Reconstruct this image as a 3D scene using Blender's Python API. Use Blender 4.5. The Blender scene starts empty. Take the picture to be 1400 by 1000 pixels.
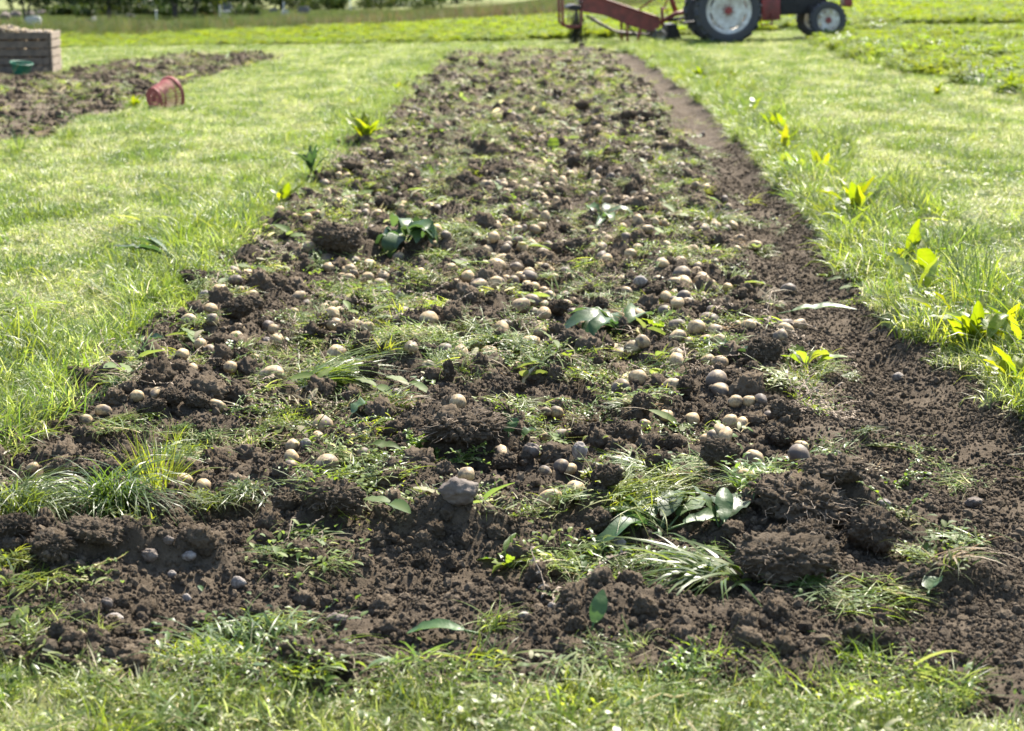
import bpy, bmesh, math, random
import numpy as np
from mathutils import Vector, Matrix, Euler, noise as mnoise

R = math.radians
rnd = random.Random(7)
rng = np.random.default_rng(11)
S = bpy.context.scene
COL = S.collection

# ------------------------------------------------------------------ camera, sky, sun, exposure
FPX, PITCH, CAMH = 2500.0, math.atan2(530.0, 2500.0), 1.3
cam_d = bpy.data.cameras.new('camera'); cam = bpy.data.objects.new('camera', cam_d); COL.objects.link(cam)
cam.location = (0, 0, CAMH); cam.rotation_euler = (math.pi / 2 - PITCH, 0, 0)
cam_d.sensor_width = 36; cam_d.lens = FPX / 1400 * 36
cam_d.clip_start = 0.1; cam_d.clip_end = 5000
cam_d.dof.use_dof = True; cam_d.dof.focus_distance = 5.1; cam_d.dof.aperture_fstop = 5.6
S.camera = cam
SUN_EL, SUN_AZ = R(52), R(26)
world = bpy.data.worlds.new('World'); S.world = world; world.use_nodes = True
wn = world.node_tree.nodes; bg = wn['Background']
sky = wn.new('ShaderNodeTexSky'); sky.sky_type = 'NISHITA'; sky.sun_disc = False
sky.sun_elevation = SUN_EL; sky.sun_rotation = SUN_AZ
world.node_tree.links.new(sky.outputs[0], bg.inputs[0]); bg.inputs[1].default_value = 0.11
sun_d = bpy.data.lights.new('sun', 'SUN'); sun_d.energy = 5.0; sun_d.angle = R(0.6); sun_d.color = (1, 0.93, 0.82)
sun = bpy.data.objects.new('sun', sun_d); COL.objects.link(sun); sun.location = (10, 20, 30)
sdir = Vector((math.sin(SUN_AZ) * math.cos(SUN_EL), math.cos(SUN_AZ) * math.cos(SUN_EL), math.sin(SUN_EL)))
sun.rotation_euler = sdir.to_track_quat('Z', 'Y').to_euler()
S.view_settings.view_transform = 'Standard'; S.view_settings.look = 'None'
S.view_settings.exposure = 1.8; S.view_settings.gamma = 1
S.render.engine = 'CYCLES'; S.cycles.use_denoising = True
S.cycles.max_bounces = 6; S.cycles.diffuse_bounces = 3; S.cycles.transmission_bounces = 4

# ------------------------------------------------------------------ noise helpers
def _h(ix, iy, seed):
    ix = ix.astype(np.int64); iy = iy.astype(np.int64)
    n = (ix * 374761393 + iy * 668265263 + seed * 1442695041) & 0xffffffff
    n = ((n ^ (n >> 13)) * 1274126177) & 0xffffffff
    n = ((n ^ (n >> 16)) * 2246822519) & 0xffffffff
    return ((n ^ (n >> 15)) & 0xffffff) / float(0x1000000)
def perlin(x, y, seed=0):
    x = np.asarray(x, float); y = np.asarray(y, float)
    ix = np.floor(x); iy = np.floor(y); fx = x - ix; fy = y - iy
    ux = fx * fx * fx * (fx * (fx * 6 - 15) + 10); uy = fy * fy * fy * (fy * (fy * 6 - 15) + 10)
    def g(a, b):
        t = _h(ix + a, iy + b, seed) * 2 * np.pi
        return np.cos(t) * (fx - a) + np.sin(t) * (fy - b)
    return 1.5 * ((g(0, 0) * (1 - ux) + g(1, 0) * ux) * (1 - uy) + (g(0, 1) * (1 - ux) + g(1, 1) * ux) * uy)
def domes(x, y, seed=0, fill=0.75):
    """lumps: the highest of the round clods whose random centres lie nearby"""
    x = np.asarray(x, float); y = np.asarray(y, float)
    ix = np.floor(x); iy = np.floor(y); best = np.zeros_like(x)
    for a in (-1, 0, 1):
        for b in (-1, 0, 1):
            cx = ix + a + _h(ix + a, iy + b, seed); cy = iy + b + _h(ix + a, iy + b, seed + 1)
            r = 0.25 + 0.55 * _h(ix + a, iy + b, seed + 2)
            on = _h(ix + a, iy + b, seed + 3) < fill
            d2 = ((x - cx) ** 2 + (y - cy) ** 2) / (r * r)
            hh = np.where(on, r * np.sqrt(np.clip(1 - d2, 0, 1)), 0)
            best = np.maximum(best, hh)
    return best
def ss(a, b, v):
    t = np.clip((np.asarray(v, float) - a) / (b - a), 0, 1); return t * t * (3 - 2 * t)

# ------------------------------------------------------------------ terrain
def T(x, y):
    x = np.asarray(x, float); y = np.asarray(y, float)
    z = 0.03 * np.clip(x, -12, 14) * ss(12, 36, y)
    z = z - 1.7 * ss(50, 105, y) * (1 - ss(-4, 14, x))
    z = z + 0.02 * perlin(x / 2.3, y / 2.3, 5) * ss(5, 9, y)
    return z
cp, sp = math.cos(PITCH), math.sin(PITCH)
def ray(u, v):
    u = np.asarray(u, float); v = np.asarray(v, float)
    xc = (u - 700) / FPX; yc = (500 - v) / FPX
    return xc, cp + yc * sp, -sp + yc * cp
def on_surface(u, v, fn, n=10):
    dx, dy, dz = ray(u, v); z = np.zeros_like(dx)
    for _ in range(n):
        t = (z - CAMH) / dz; zz = fn(dx * t, dy * t); z = 0.5 * z + 0.5 * zz
    t = (z - CAMH) / dz
    return dx * t, dy * t
def flat(pts):
    a = np.array(pts, float); return on_surface(a[:, 0], a[:, 1], T, 14)
# outlines of the dug bed, read off the ground
lx, ly = flat([(0, 640), (60, 585), (130, 500), (235, 440), (268, 400), (345, 330), (480, 205), (550, 140), (600, 92), (622, 72)])
rx, ry = flat([(1400, 560), (1330, 505), (1190, 400), (1120, 300), (1040, 205), (960, 130), (905, 92), (872, 72)])
fx_, fy_ = flat([(-300, 885), (0, 905), (120, 930), (250, 955), (330, 930), (400, 962), (480, 982), (540, 940), (700, 936), (900, 930), (1000, 940), (1100, 948), (1200, 972), (1290, 985), (1400, 985), (1700, 985)])
YB = 0.5 * (ly[-1] + ry[-1])
def xl(y): return np.interp(y, ly, lx) + 0.10 * perlin(np.asarray(y) / .55, np.asarray(y) * 0 + 3.3, 21) + .05 * perlin(np.asarray(y) / .2, np.asarray(y) * 0 + 3.3, 22)
def xr(y): return np.interp(y, ry, rx) + 0.06 * perlin(np.asarray(y) / .5, np.asarray(y) * 0 + 8.3, 23) + .04 * perlin(np.asarray(y) / .17, np.asarray(y) * 0 + 3.3, 24)
def yf(x): return np.interp(x, fx_, fy_) + 0.09 * perlin(np.asarray(x) / .2, np.asarray(x) * 0 + 1.3, 25) + .03 * perlin(np.asarray(x) / .06, np.asarray(x) * 0 + 1.3, 26)
def inside(x, y):            # signed distance-like: > 0 in the dug bed
    x = np.asarray(x, float); y = np.asarray(y, float)
    nl = x - xl(y) + .25 * np.maximum(ly[0] - y, 0); nr = xr(y) - x
    return np.minimum(np.minimum(nl, nr), np.minimum(y - yf(x), YB - y + 0.4 * perlin(x / .6, x * 0, 27)))
# second dug plot at the left
px_, py_ = flat([(405, 79), (300, 107), (192, 143), (129, 165), (60, 194), (0, 200), (-120, 230), (-120, 104), (0, 104), (90, 99), (168, 84), (261, 74), (369, 74)])
POLY = np.stack([px_, py_], 1)
def inside2(x, y):
    x = np.asarray(x, float); y = np.asarray(y, float); n = len(POLY)
    d = np.full(x.shape, 1e9); c = np.zeros(x.shape, bool)
    for i in range(n):
        a, b = POLY[i], POLY[(i + 1) % n]; e = b - a
        t = np.clip(((x - a[0]) * e[0] + (y - a[1]) * e[1]) / (e @ e), 0, 1)
        d = np.minimum(d, np.hypot(x - a[0] - t * e[0], y - a[1] - t * e[1]))
        cond = ((a[1] > y) != (b[1] > y))
        xx = a[0] + (y - a[1]) / (b[1] - a[1] + 1e-12) * e[0]
        c ^= cond & (x < xx)
    return np.where(c, d, -d) + 0.18 * perlin(x / .7, y / 1.2, 31)
MOUNDS = [(130, 785, .26, .07, .06), (60, 745, .12, .06, .07), (430, 700, .11, .06, .07), (600, 730, .2, .06, .05), (650, 600, .15, .06, .07),
          (1110, 700, .22, .09, .09), (1090, 800, .22, .09, .06), (1190, 890, .12, .06, .05), (820, 840, .12, .06, .05),
          (450, 912, .10, .05, .05), (1300, 790, .2, .05, .03), (235, 560, .18, .1, .05), (870, 600, .2, .1, .04), (470, 345, .22, .14, .09),
          (330, 440, .2, .12, .06), (1060, 480, .2, .12, .07), (640, 520, .15, .08, .04), (760, 560, .14, .1, -.05), (330, 600, .25, .12, -.04),
          (700, 740, .3, .06, -.03), (1250, 700, .3, .2, -.02), (900, 760, .2, .06, -.03)]
_mx, _my = flat([(m[0], m[1]) for m in MOUNDS])
SCARP = []
for (ua, va, ub, vb, hh, wd) in [(90, 792, 300, 785, .07, .22), (385, 735, 500, 712, .07, .12), (555, 735, 700, 728, .045, .12), (570, 622, 735, 616, .065, .14), (425, 362, 510, 352, .10, .2), (1275, 805, 1420, 805, .04, .25),
                                 (1120, 705, 1230, 720, .05, .1), (190, 600, 300, 590, .05, .12), (840, 640, 960, 650, .05, .12), (760, 590, 850, 585, .035, .1), (-60, 790, 60, 780, .06, .14), (1000, 545, 1080, 535, .05, .12)]:
    _ax, _ay = flat([(ua, va), (ub, vb)]); SCARP.append((_ax[0], _ay[0], _ax[1], _ay[1], hh, wd))
def soil_h(x, y, ins=None):
    x = np.asarray(x, float); y = np.asarray(y, float)
    if ins is None: ins = inside(x, y)
    wx = x + .03 * perlin(x / .11, y / .11, 40); wy = y + .03 * perlin(x / .11, y / .11, 41)
    mg = np.interp(y, [3, 5.5, 7.5], [.35, .3, 0]); rough = (0.28 + 0.72 * ss(.35, .75, xr(y) - x - mg)) * (0.55 + .45 * ss(3.9, 4.6, y)) * (1 + .35 * ss(10, 20, y))
    rough = rough * (0.65 + 0.7 * ss(-.3, .4, perlin(x / .45, y / .45, 43)))
    h = .045 * perlin(x / .6, y / .6, 44) + .03 * perlin(x / .27, y / .27, 45)
    h = h + rough * (.30 * .17 * domes(wx / .17, wy / .17, 46, .5) + .5 * .075 * domes(wx / .075, wy / .075, 50, .6) + .42 * .034 * domes(wx / .034, wy / .034, 54, .7))
    h = h + (.3 + .7 * rough) * .011 * perlin(x / .024, y / .024, 58) + .2 * .02 * domes(x / .02, y / .02, 57, .8)
    for m, ax, ay in zip(MOUNDS, _mx, _my):
        q = ((x - ax) / m[2]) ** 2 + ((y - ay) / (m[3] * 2.2)) ** 2
        h = h + m[4] * np.exp(-q * 1.2)
    for (ax, ay, bx, by, hh, wd) in SCARP:
        t = (x - ax) / (bx - ax); yl = ay + (by - ay) * np.clip(t, 0, 1) + .025 * perlin(x / .09, x * 0 + ay, 47) + .04 * perlin(x / .3, x * 0 + ay, 48); d = y - yl
        e = .10 / abs(bx - ax); h = h + hh * ss(-e, e, t) * ss(-e, e, 1 - t) * ss(-.03, .015, d) * np.exp(-np.maximum(d, 0) / wd)
    q = (x - xl(y)) / (xr(y) - xl(y))
    h = h + .03 * np.sin(q * 2 * np.pi * 3 + .6) * ss(4.3, 5.5, y) - .05 * np.exp(-((xr(y) - x - .22) / .2) ** 2)
    return T(x, y) + h - .02
def soil2_h(x, y):
    return T(x, y) + .05 * perlin(x / .8, y / .8, 61) +   .13 * .2 * domes(x / .2, y / .2, 63, .6) + .3 * .08 * domes(x / .08, y / .08, 67, .7) - .01
def lawn_h(x, y):
    x = np.asarray(x, float); y = np.asarray(y, float)
    return T(x, y) + .018 * perlin(x / .5, y / .5, 71) + .012 * perlin(x / .17, y / .17, 72)
def G(x, y):                 # the surface anything stands on
    i1 = inside(x, y); z = lawn_h(x, y)
    z = np.where(i1 > 0, soil_h(x, y, i1), z)
    return np.where(inside2(x, y) > 0.03, soil2_h(x, y), z)
def at(u, v, fn=G):
    a, b = on_surface(np.array([u], float), np.array([v], float), fn, 16)
    return float(a[0]), float(b[0]), float(fn(a, b)[0])
def scale_at(y): return FPX / (y * cp + CAMH * sp)      # photo pixels per metre

# ------------------------------------------------------------------ materials
def mat(name):
    m = bpy.data.materials.new(name); m.use_nodes = True; nt = m.node_tree
    return m, nt, nt.nodes, nt.links, nt.nodes['Principled BSDF']
def ramp(nodes, stops):
    r = nodes.new('ShaderNodeValToRGB'); e = r.color_ramp.elements
    while len(e) < len(stops): e.new(.5)
    for q, (p, c) in zip(e, stops): q.position = p; q.color = (*c, 1)
    return r
def soil_material(name, k=1.0, coord='Object'):
    m, nt, N, L, b = mat(name)
    tc = N.new('ShaderNodeTexCoord'); oi = N.new('ShaderNodeObjectInfo')
    off = N.new('ShaderNodeVectorMath'); off.operation = 'SCALE'; off.inputs[0].default_value = (17, 31, 53); L.new(oi.outputs['Random'], off.inputs['Scale'])
    ad = N.new('ShaderNodeVectorMath'); ad.operation = 'ADD'; L.new(tc.outputs[coord], ad.inputs[0]); L.new(off.outputs[0], ad.inputs[1])
    n1 = N.new('ShaderNodeTexNoise'); n1.inputs['Scale'].default_value = 3.2; n1.inputs['Detail'].default_value = 5; n1.inputs['Roughness'].default_value = .65
    n2 = N.new('ShaderNodeTexNoise'); n2.inputs['Scale'].default_value = 45; n2.inputs['Detail'].default_value = 6; n2.inputs['Roughness'].default_value = .7
    n3 = N.new('ShaderNodeTexNoise'); n3.inputs['Scale'].default_value = 190; n3.inputs['Detail'].default_value = 4; n3.inputs['Roughness'].default_value = .7
    for n in (n1, n2, n3): L.new(ad.outputs[0], n.inputs['Vector'])
    r1 = ramp(N, [(.3, (.050 * k, .0375 * k, .0245 * k)), (.5, (.087 * k, .0665 * k, .045 * k)), (.72, (.158 * k, .125 * k, .088 * k))])
    mx = N.new('ShaderNodeMix'); mx.data_type = 'FLOAT'; mx.inputs[0].default_value = .55
    L.new(n1.outputs['Fac'], mx.inputs[2]); L.new(n2.outputs['Fac'], mx.inputs[3]); L.new(mx.outputs[0], r1.inputs['Fac'])
    hs = N.new('ShaderNodeHueSaturation'); L.new(r1.outputs['Color'], hs.inputs['Color'])
    mr = N.new('ShaderNodeMapRange'); mr.inputs['To Min'].default_value = .75; mr.inputs['To Max'].default_value = 1.25
    L.new(oi.outputs['Random'], mr.inputs['Value']); L.new(mr.outputs[0], hs.inputs['Value'])
    L.new(hs.outputs['Color'], b.inputs['Base Color'])
    b.inputs['Roughness'].default_value = .95; b.inputs['Specular IOR Level'].default_value = .12
    b1 = N.new('ShaderNodeBump'); b1.inputs['Strength'].default_value = .9; b1.inputs['Distance'].default_value = .012; L.new(n2.outputs['Fac'], b1.inputs['Height'])
    b2 = N.new('ShaderNodeBump'); b2.inputs['Strength'].default_value = .8; b2.inputs['Distance'].default_value = .004; L.new(n3.outputs['Fac'], b2.inputs['Height'])
    L.new(b1.outputs[0], b2.inputs['Normal']); L.new(b2.outputs[0], b.inputs['Normal'])
    return m
SOIL = soil_material('dark_crumbly_soil'); CLOD = soil_material('clod_soil', .95)
def leaf_material(name, c0, c1, c2, trans=.45, rough=.42, spec=.5, dry=None, vein=False):
    """c0..c2 along the mesh attribute tint; a little change per plant; light also passes through"""
    m, nt, N, L, b = mat(name); out = N['Material Output']
    at_ = N.new('ShaderNodeAttribute'); at_.attribute_name = 'tint'
    r = ramp(N, [(0, c0), (.5, c1), (1, c2)] if dry is None else [(0, c0), (.4, c1), (.78, c2), (.86, dry), (1, dry)])
    L.new(at_.outputs['Fac'], r.inputs['Fac'])
    oi = N.new('ShaderNodeObjectInfo'); hs = N.new('ShaderNodeHueSaturation')
    mr = N.new('ShaderNodeMapRange'); mr.inputs['To Min'].default_value = .482; mr.inputs['To Max'].default_value = .512; L.new(oi.outputs['Random'], mr.inputs['Value'])
    wn_ = N.new('ShaderNodeTexWhiteNoise'); wn_.noise_dimensions = '1D'; L.new(oi.outputs['Random'], wn_.inputs['W'])
    m2 = N.new('ShaderNodeMapRange'); m2.inputs['To Min'].default_value = .72; m2.inputs['To Max'].default_value = 1.25; L.new(wn_.outputs['Value'], m2.inputs['Value'])
    L.new(mr.outputs[0], hs.inputs['Hue']); L.new(m2.outputs[0], hs.inputs['Value']); L.new(r.outputs['Color'], hs.inputs['Color'])
    col = hs.outputs['Color']
    if vein:
        tc = N.new('ShaderNodeTexCoord'); nz = N.new('ShaderNodeTexNoise'); nz.inputs['Scale'].default_value = 35; nz.inputs['Detail'].default_value = 5
        L.new(tc.outputs['Object'], nz.inputs['Vector'])
        mm = N.new('ShaderNodeMapRange'); mm.inputs['To Min'].default_value = .7; mm.inputs['To Max'].default_value = 1.3; L.new(nz.outputs['Fac'], mm.inputs['Value'])
        sc = N.new('ShaderNodeVectorMath'); sc.operation = 'SCALE'; L.new(col, sc.inputs[0]); L.new(mm.outputs[0], sc.inputs['Scale']); col = sc.outputs[0]
        bp = N.new('ShaderNodeBump'); bp.inputs['Strength'].default_value = .5; bp.inputs['Distance'].default_value = .006; L.new(nz.outputs['Fac'], bp.inputs['Height']); L.new(bp.outputs[0], b.inputs['Normal'])
    L.new(col, b.inputs['Base Color']); b.inputs['Roughness'].default_value = rough; b.inputs['Specular IOR Level'].default_value = spec
    tr = N.new('ShaderNodeBsdfTranslucent'); h2 = N.new('ShaderNodeHueSaturation'); h2.inputs['Hue'].default_value = .485; h2.inputs['Saturation'].default_value = 1.1; h2.inputs['Value'].default_value = 1.7
    L.new(col, h2.inputs['Color']); L.new(h2.outputs[0], tr.inputs['Color'])
    mix = N.new('ShaderNodeMixShader'); mix.inputs[0].default_value = trans
    L.new(b.outputs[0], mix.inputs[1]); L.new(tr.outputs[0], mix.inputs[2]); L.new(mix.outputs[0], out.inputs['Surface'])
    return m
GRASS = leaf_material('mown_grass', (.11, .155, .034), (.185, .235, .066), (.26, .295, .11), .55, .42, .5, dry=(.42, .40, .26))
GRASS_DEEP = leaf_material('fresh_grass', (.055, .10, .018), (.095, .15, .028), (.16, .20, .04), .5, .4, .5)
BRIGHT = leaf_material('young_yellow_grass', (.08, .13, .02), (.14, .195, .028), (.22, .255, .05), .52, .42, .45)
WILT = leaf_material('cut_weed', (.055, .10, .022), (.10, .15, .038), (.17, .205, .062), .48, .55, .25, dry=(.36, .33, .2))
DOCK = leaf_material('dock_leaf_green', (.03, .065, .02), (.05, .095, .028), (.11, .16, .06), .35, .45, .4, vein=True)
DOCKY = leaf_material('dock_leaf_yellow', (.095, .15, .016), (.15, .195, .02), (.22, .235, .03), .55, .45, .4, vein=True)
CROP = leaf_material('leafy_crop', (.075, .125, .014), (.12, .175, .02), (.18, .22, .035), .5, .65, .2)
TALL = leaf_material('tall_rank_grass', (.026, .048, .011), (.048, .078, .017), (.09, .115, .03), .38, .6, .25, dry=(.12, .082, .045))
HAULM = leaf_material('dry_haulm', (.14, .11, .06), (.21, .17, .10), (.30, .26, .16), .3, .6, .3)
TREELEAF = leaf_material('tree_leaf', (.012, .028, .006), (.025, .05, .009), (.07, .095, .016), .3, .55, .25)
def plain(name, c, rough=.6, metal=0, spec=.4, var=.25, scale=12, bump=.3, grime=None):
    m, nt, N, L, b = mat(name); tc = N.new('ShaderNodeTexCoord'); nz = N.new('ShaderNodeTexNoise')
    nz.inputs['Scale'].default_value = scale; nz.inputs['Detail'].default_value = 6; nz.inputs['Roughness'].default_value = .65
    L.new(tc.outputs['Object'], nz.inputs['Vector'])
    g = grime or tuple(q * (1 - var) for q in c)
    r = ramp(N, [(.35, g), (.62, c), (.9, tuple(min(1, q * (1 + var)) for q in c))]); L.new(nz.outputs['Fac'], r.inputs['Fac'])
    L.new(r.outputs['Color'], b.inputs['Base Color']); b.inputs['Roughness'].default_value = rough; b.inputs['Metallic'].default_value = metal
    b.inputs['Specular IOR Level'].default_value = spec
    bp = N.new('ShaderNodeBump'); bp.inputs['Strength'].default_value = bump; bp.inputs['Distance'].default_value = .01
    L.new(nz.outputs['Fac'], bp.inputs['Height']); L.new(bp.outputs[0], b.inputs['Normal'])
    return m
def potato_material():
    m, nt, N, L, b = mat('potato_skin'); tc = N.new('ShaderNodeTexCoord'); oi = N.new('ShaderNodeObjectInfo')
    off = N.new('ShaderNodeVectorMath'); off.operation = 'SCALE'; off.inputs[0].default_value = (7, 13, 29); L.new(oi.outputs['Random'], off.inputs['Scale'])
    ad = N.new('ShaderNodeVectorMath'); ad.operation = 'ADD'; L.new(tc.outputs['Object'], ad.inputs[0]); L.new(off.outputs[0], ad.inputs[1])
    n1 = N.new('ShaderNodeTexNoise'); n1.inputs['Scale'].default_value = 22; n1.inputs['Detail'].default_value = 6; n1.inputs['Roughness'].default_value = .7
    n2 = N.new('ShaderNodeTexNoise'); n2.inputs['Scale'].default_value = 120; n2.inputs['Detail'].default_value = 4
    L.new(ad.outputs[0], n1.inputs['Vector']); L.new(ad.outputs[0], n2.inputs['Vector'])
    skin = ramp(N, [(.3, (.24, .168, .08)), (.55, (.355, .258, .135)), (.8, (.455, .345, .195))]); L.new(n2.outputs['Fac'], skin.inputs['Fac'])
    wn_ = N.new('ShaderNodeTexWhiteNoise'); wn_.noise_dimensions = '1D'; L.new(oi.outputs['Random'], wn_.inputs['W'])
    mr = N.new('ShaderNodeMapRange'); mr.inputs['To Min'].default_value = .37; mr.inputs['To Max'].default_value = .61; L.new(wn_.outputs['Value'], mr.inputs['Value'])
    sub = N.new('ShaderNodeMath'); sub.operation = 'SUBTRACT'; L.new(n1.outputs['Fac'], sub.inputs[0]); L.new(mr.outputs[0], sub.inputs[1])
    mu = N.new('ShaderNodeMath'); mu.operation = 'MULTIPLY_ADD'; mu.inputs[1].default_value = 7; mu.inputs[2].default_value = .3; mu.use_clamp = True; L.new(sub.outputs[0], mu.inputs[0])
    mx = N.new('ShaderNodeMix'); mx.data_type = 'RGBA'; L.new(mu.outputs[0], mx.inputs[0]); L.new(skin.outputs['Color'], mx.inputs[6]); mx.inputs[7].default_value = (.095, .073, .055, 1)
    L.new(mx.outputs[2], b.inputs['Base Color']); b.inputs['Roughness'].default_value = .62; b.inputs['Specular IOR Level'].default_value = .3
    bp = N.new('ShaderNodeBump'); bp.inputs['Strength'].default_value = .35; bp.inputs['Distance'].default_value = .004; L.new(n1.outputs['Fac'], bp.inputs['Height']); L.new(bp.outputs[0], b.inputs['Normal'])
    return m
POTATO = potato_material()
STONE = plain('field_stone', (.27, .235, .20), .8, var=.4, scale=25, bump=.6, grime=(.10, .08, .065))
STONE_D = plain('earthy_stone', (.15, .122, .098), .85, var=.5, scale=18, bump=.7, grime=(.07, .052, .04))
RED = plain('faded_red_paint', (.21, .045, .032), .6, var=.35, scale=6, grime=(.11, .032, .024))
REDT = plain('tractor_red_paint', (.24, .03, .028), .42, var=.25, scale=5, grime=(.12, .028, .024))
WHITE = plain('chalky_white_rim_paint', (.62, .60, .54), .55, var=.15, scale=7, grime=(.36, .31, .24))
RUBBER = plain('dusty_tyre_rubber', (.048, .05, .055), .8, var=.5, scale=9, grime=(.055, .05, .045))
IRON = plain('dark_greasy_iron', (.03, .027, .025), .6, metal=.3, var=.5, scale=15)
STEEL = plain('weathered_steel', (.22, .21, .19), .5, metal=.6, var=.4, scale=15, grime=(.12, .09, .07))
WOOD_SHADE = plain('weathered_plank_shaded', (.15, .112, .078), .8, var=.4, scale=9, bump=.5, grime=(.07, .056, .043))  # crate plank tone with the front face's shade put into the colour
WOOD_SUN = plain('plank_sunlit', (.30, .235, .165), .8, var=.3, scale=9, bump=.5, grime=(.17, .13, .09))  # crate planks again, paler: sunlight on the side face painted in
PLAST_R = plain('red_plastic', (.25, .055, .047), .6, var=.15, scale=20, grime=(.22, .05, .04)); PLAST_G = plain('green_plastic', (.008, .13, .07), .5, var=.2, scale=20, grime=(.01, .07, .04))
BARK = plain('tree_bark', (.075, .065, .055), .9, var=.5, scale=20, bump=.8)
GRANITE = plain('dark_granite', (.09, .095, .105), .55, var=.4, scale=14); PALE = plain('pale_granite', (.38, .38, .38), .7, var=.3, scale=14)
GALV = plain('galvanised_post', (.5, .52, .55), .5, metal=.3, var=.2); ROOT = plain('root_fibre', (.26, .20, .14), .8, var=.3, scale=30)

# ------------------------------------------------------------------ mesh and object helpers
def tag(o, label=None, cat=None, group=None, kind=None):
    if label: o['label'] = label
    if cat: o['category'] = cat
    if group: o['group'] = group
    if kind: o['kind'] = kind
    return o
def link(name, me, m=None, parent=None, loc=None, rot=None, scl=None):
    if m is not None and len(me.materials) == 0: me.materials.append(m)
    o = bpy.data.objects.new(name, me); COL.objects.link(o); o.parent = parent
    if loc is not None: o.location = loc
    if rot is not None: o.rotation_euler = rot
    if scl is not None: o.scale = (scl,) * 3 if isinstance(scl, (int, float)) else scl
    return o
def empty(name, loc, rz=0):
    o = bpy.data.objects.new(name, None); COL.objects.link(o); o.location = loc; o.rotation_euler = (0, 0, rz); o.empty_display_size = .1
    return o
def mesh(name, v, f, m=None, smooth=True, tint=None):
    me = bpy.data.meshes.new(name); me.from_pydata([tuple(q) for q in v], [], f); 
    if tint is not None:
        a = me.attributes.new('tint', 'FLOAT', 'POINT'); a.data.foreach_set('value', np.asarray(tint, np.float32))
    if smooth: me.polygons.foreach_set('use_smooth', np.ones(len(me.polygons), bool))
    if m: me.materials.append(m)
    me.update(); return me
def grid_mesh(name, xs, ys, z, m, keep=None):
    nx, ny = len(xs), len(ys); X, Y = np.meshgrid(xs, ys)
    co = np.stack([X, Y, z], -1).reshape(-1, 3).astype(np.float32)
    i = np.arange(nx * ny).reshape(ny, nx)
    q = np.stack([i[:-1, :-1], i[:-1, 1:], i[1:, 1:], i[1:, :-1]], -1).reshape(-1, 4)
    if keep is not None:
        k = keep.reshape(ny, nx); kk = (k[:-1, :-1] | k[:-1, 1:] | k[1:, 1:] | k[1:, :-1]).reshape(-1); q = q[kk]
        used = np.zeros(nx * ny, bool); used[q] = True; re = np.cumsum(used) - 1; co = co[used]; q = re[q]
    me = bpy.data.meshes.new(name); me.vertices.add(len(co)); me.vertices.foreach_set('co', co.ravel())
    me.loops.add(q.size); me.loops.foreach_set('vertex_index', q.ravel().astype(np.int32))
    me.polygons.add(len(q)); me.polygons.foreach_set('loop_start', np.arange(0, q.size, 4, dtype=np.int32)); me.polygons.foreach_set('loop_total', np.full(len(q), 4, np.int32))
    me.polygons.foreach_set('use_smooth', np.ones(len(q), bool)); me.materials.append(m); me.update(calc_edges=True); return me
class MB:
    def __init__(s): s.v = []; s.f = []
    def add(s, v, f):
        k = len(s.v); s.v += [tuple(q) for q in v]; s.f += [tuple(i + k for i in q) for q in f]; return s
    def box(s, c, d, M=None, bev=0):
        bm = bmesh.new(); bmesh.ops.create_cube(bm, size=1)
        for w in bm.verts: w.co = Vector((w.co.x * d[0], w.co.y * d[1], w.co.z * d[2]))
        if bev: bmesh.ops.bevel(bm, geom=bm.edges[:], offset=bev, segments=2, affect='EDGES', profile=.7)
        if M is not None: bm.transform(M.to_4x4())
        bm.verts.index_update(); c = Vector(c)
        s.add([w.co + c for w in bm.verts], [[w.index for w in q.verts] for q in bm.faces]); bm.free(); return s
    def tube(s, pts, r, n=8):
        pts = [Vector(p) for p in pts]; rr = r if hasattr(r, '__len__') else [r] * len(pts); v = []; f = []
        for i, p in enumerate(pts):
            t = (pts[min(i + 1, len(pts) - 1)] - pts[max(i - 1, 0)]).normalized()
            a = t.orthogonal().normalized(); 
            if i: a = (pa - t * pa.dot(t)).normalized()
            pa = a; b = t.cross(a)
            v += [p + (a * math.cos(k * 2 * math.pi / n) + b * math.sin(k * 2 * math.pi / n)) * rr[i] for k in range(n)]
        for i in range(len(pts) - 1):
            for k in range(n): f.append((i * n + k, i * n + (k + 1) % n, (i + 1) * n + (k + 1) % n, (i + 1) * n + k))
        f.append(tuple(range(n))[::-1]); f.append(tuple((len(pts) - 1) * n + k for k in range(n)))
        return s.add(v, f)
    def lathe(s, prof, n=48, M=None):      # profile (radius, height) round local Z
        v = []; f = []; m = len(prof)
        for k in range(n):
            a = k * 2 * math.pi / n
            for r, z in prof: v.append(Vector((r * math.cos(a), r * math.sin(a), z)))
        for k in range(n):
            for i in range(m - 1): f.append((k * m + i, ((k + 1) % n) * m + i, ((k + 1) % n) * m + i + 1, k * m + i + 1))
        if M is not None: v = [M @ q for q in v]
        return s.add(v, f)
    def prism(s, poly, y0, y1):            # polygon in XZ, thick along Y
        n = len(poly); v = [(x, y0, z) for x, z in poly] + [(x, y1, z) for x, z in poly]
        f = [tuple(range(n)), tuple(range(2 * n - 1, n - 1, -1))] + [(i, i + n, (i + 1) % n + n, (i + 1) % n) for i in range(n)]
        return s.add(v, f)
    def build(s, name, m, parent=None, smooth=False, **k):
        me = mesh(name, s.v, s.f, m, smooth)
        bm = bmesh.new(); bm.from_mesh(me); bmesh.ops.recalc_face_normals(bm, faces=bm.faces[:]); bm.to_mesh(me); bm.free()
        if smooth == 'auto':
            me.polygons.foreach_set('use_smooth', np.ones(len(me.polygons), bool)); me.set_sharp_from_angle(angle=R(38))
        return link(name, me, None, parent, **k)
RX = Matrix.Rotation(math.pi / 2, 3, 'X')

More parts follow.
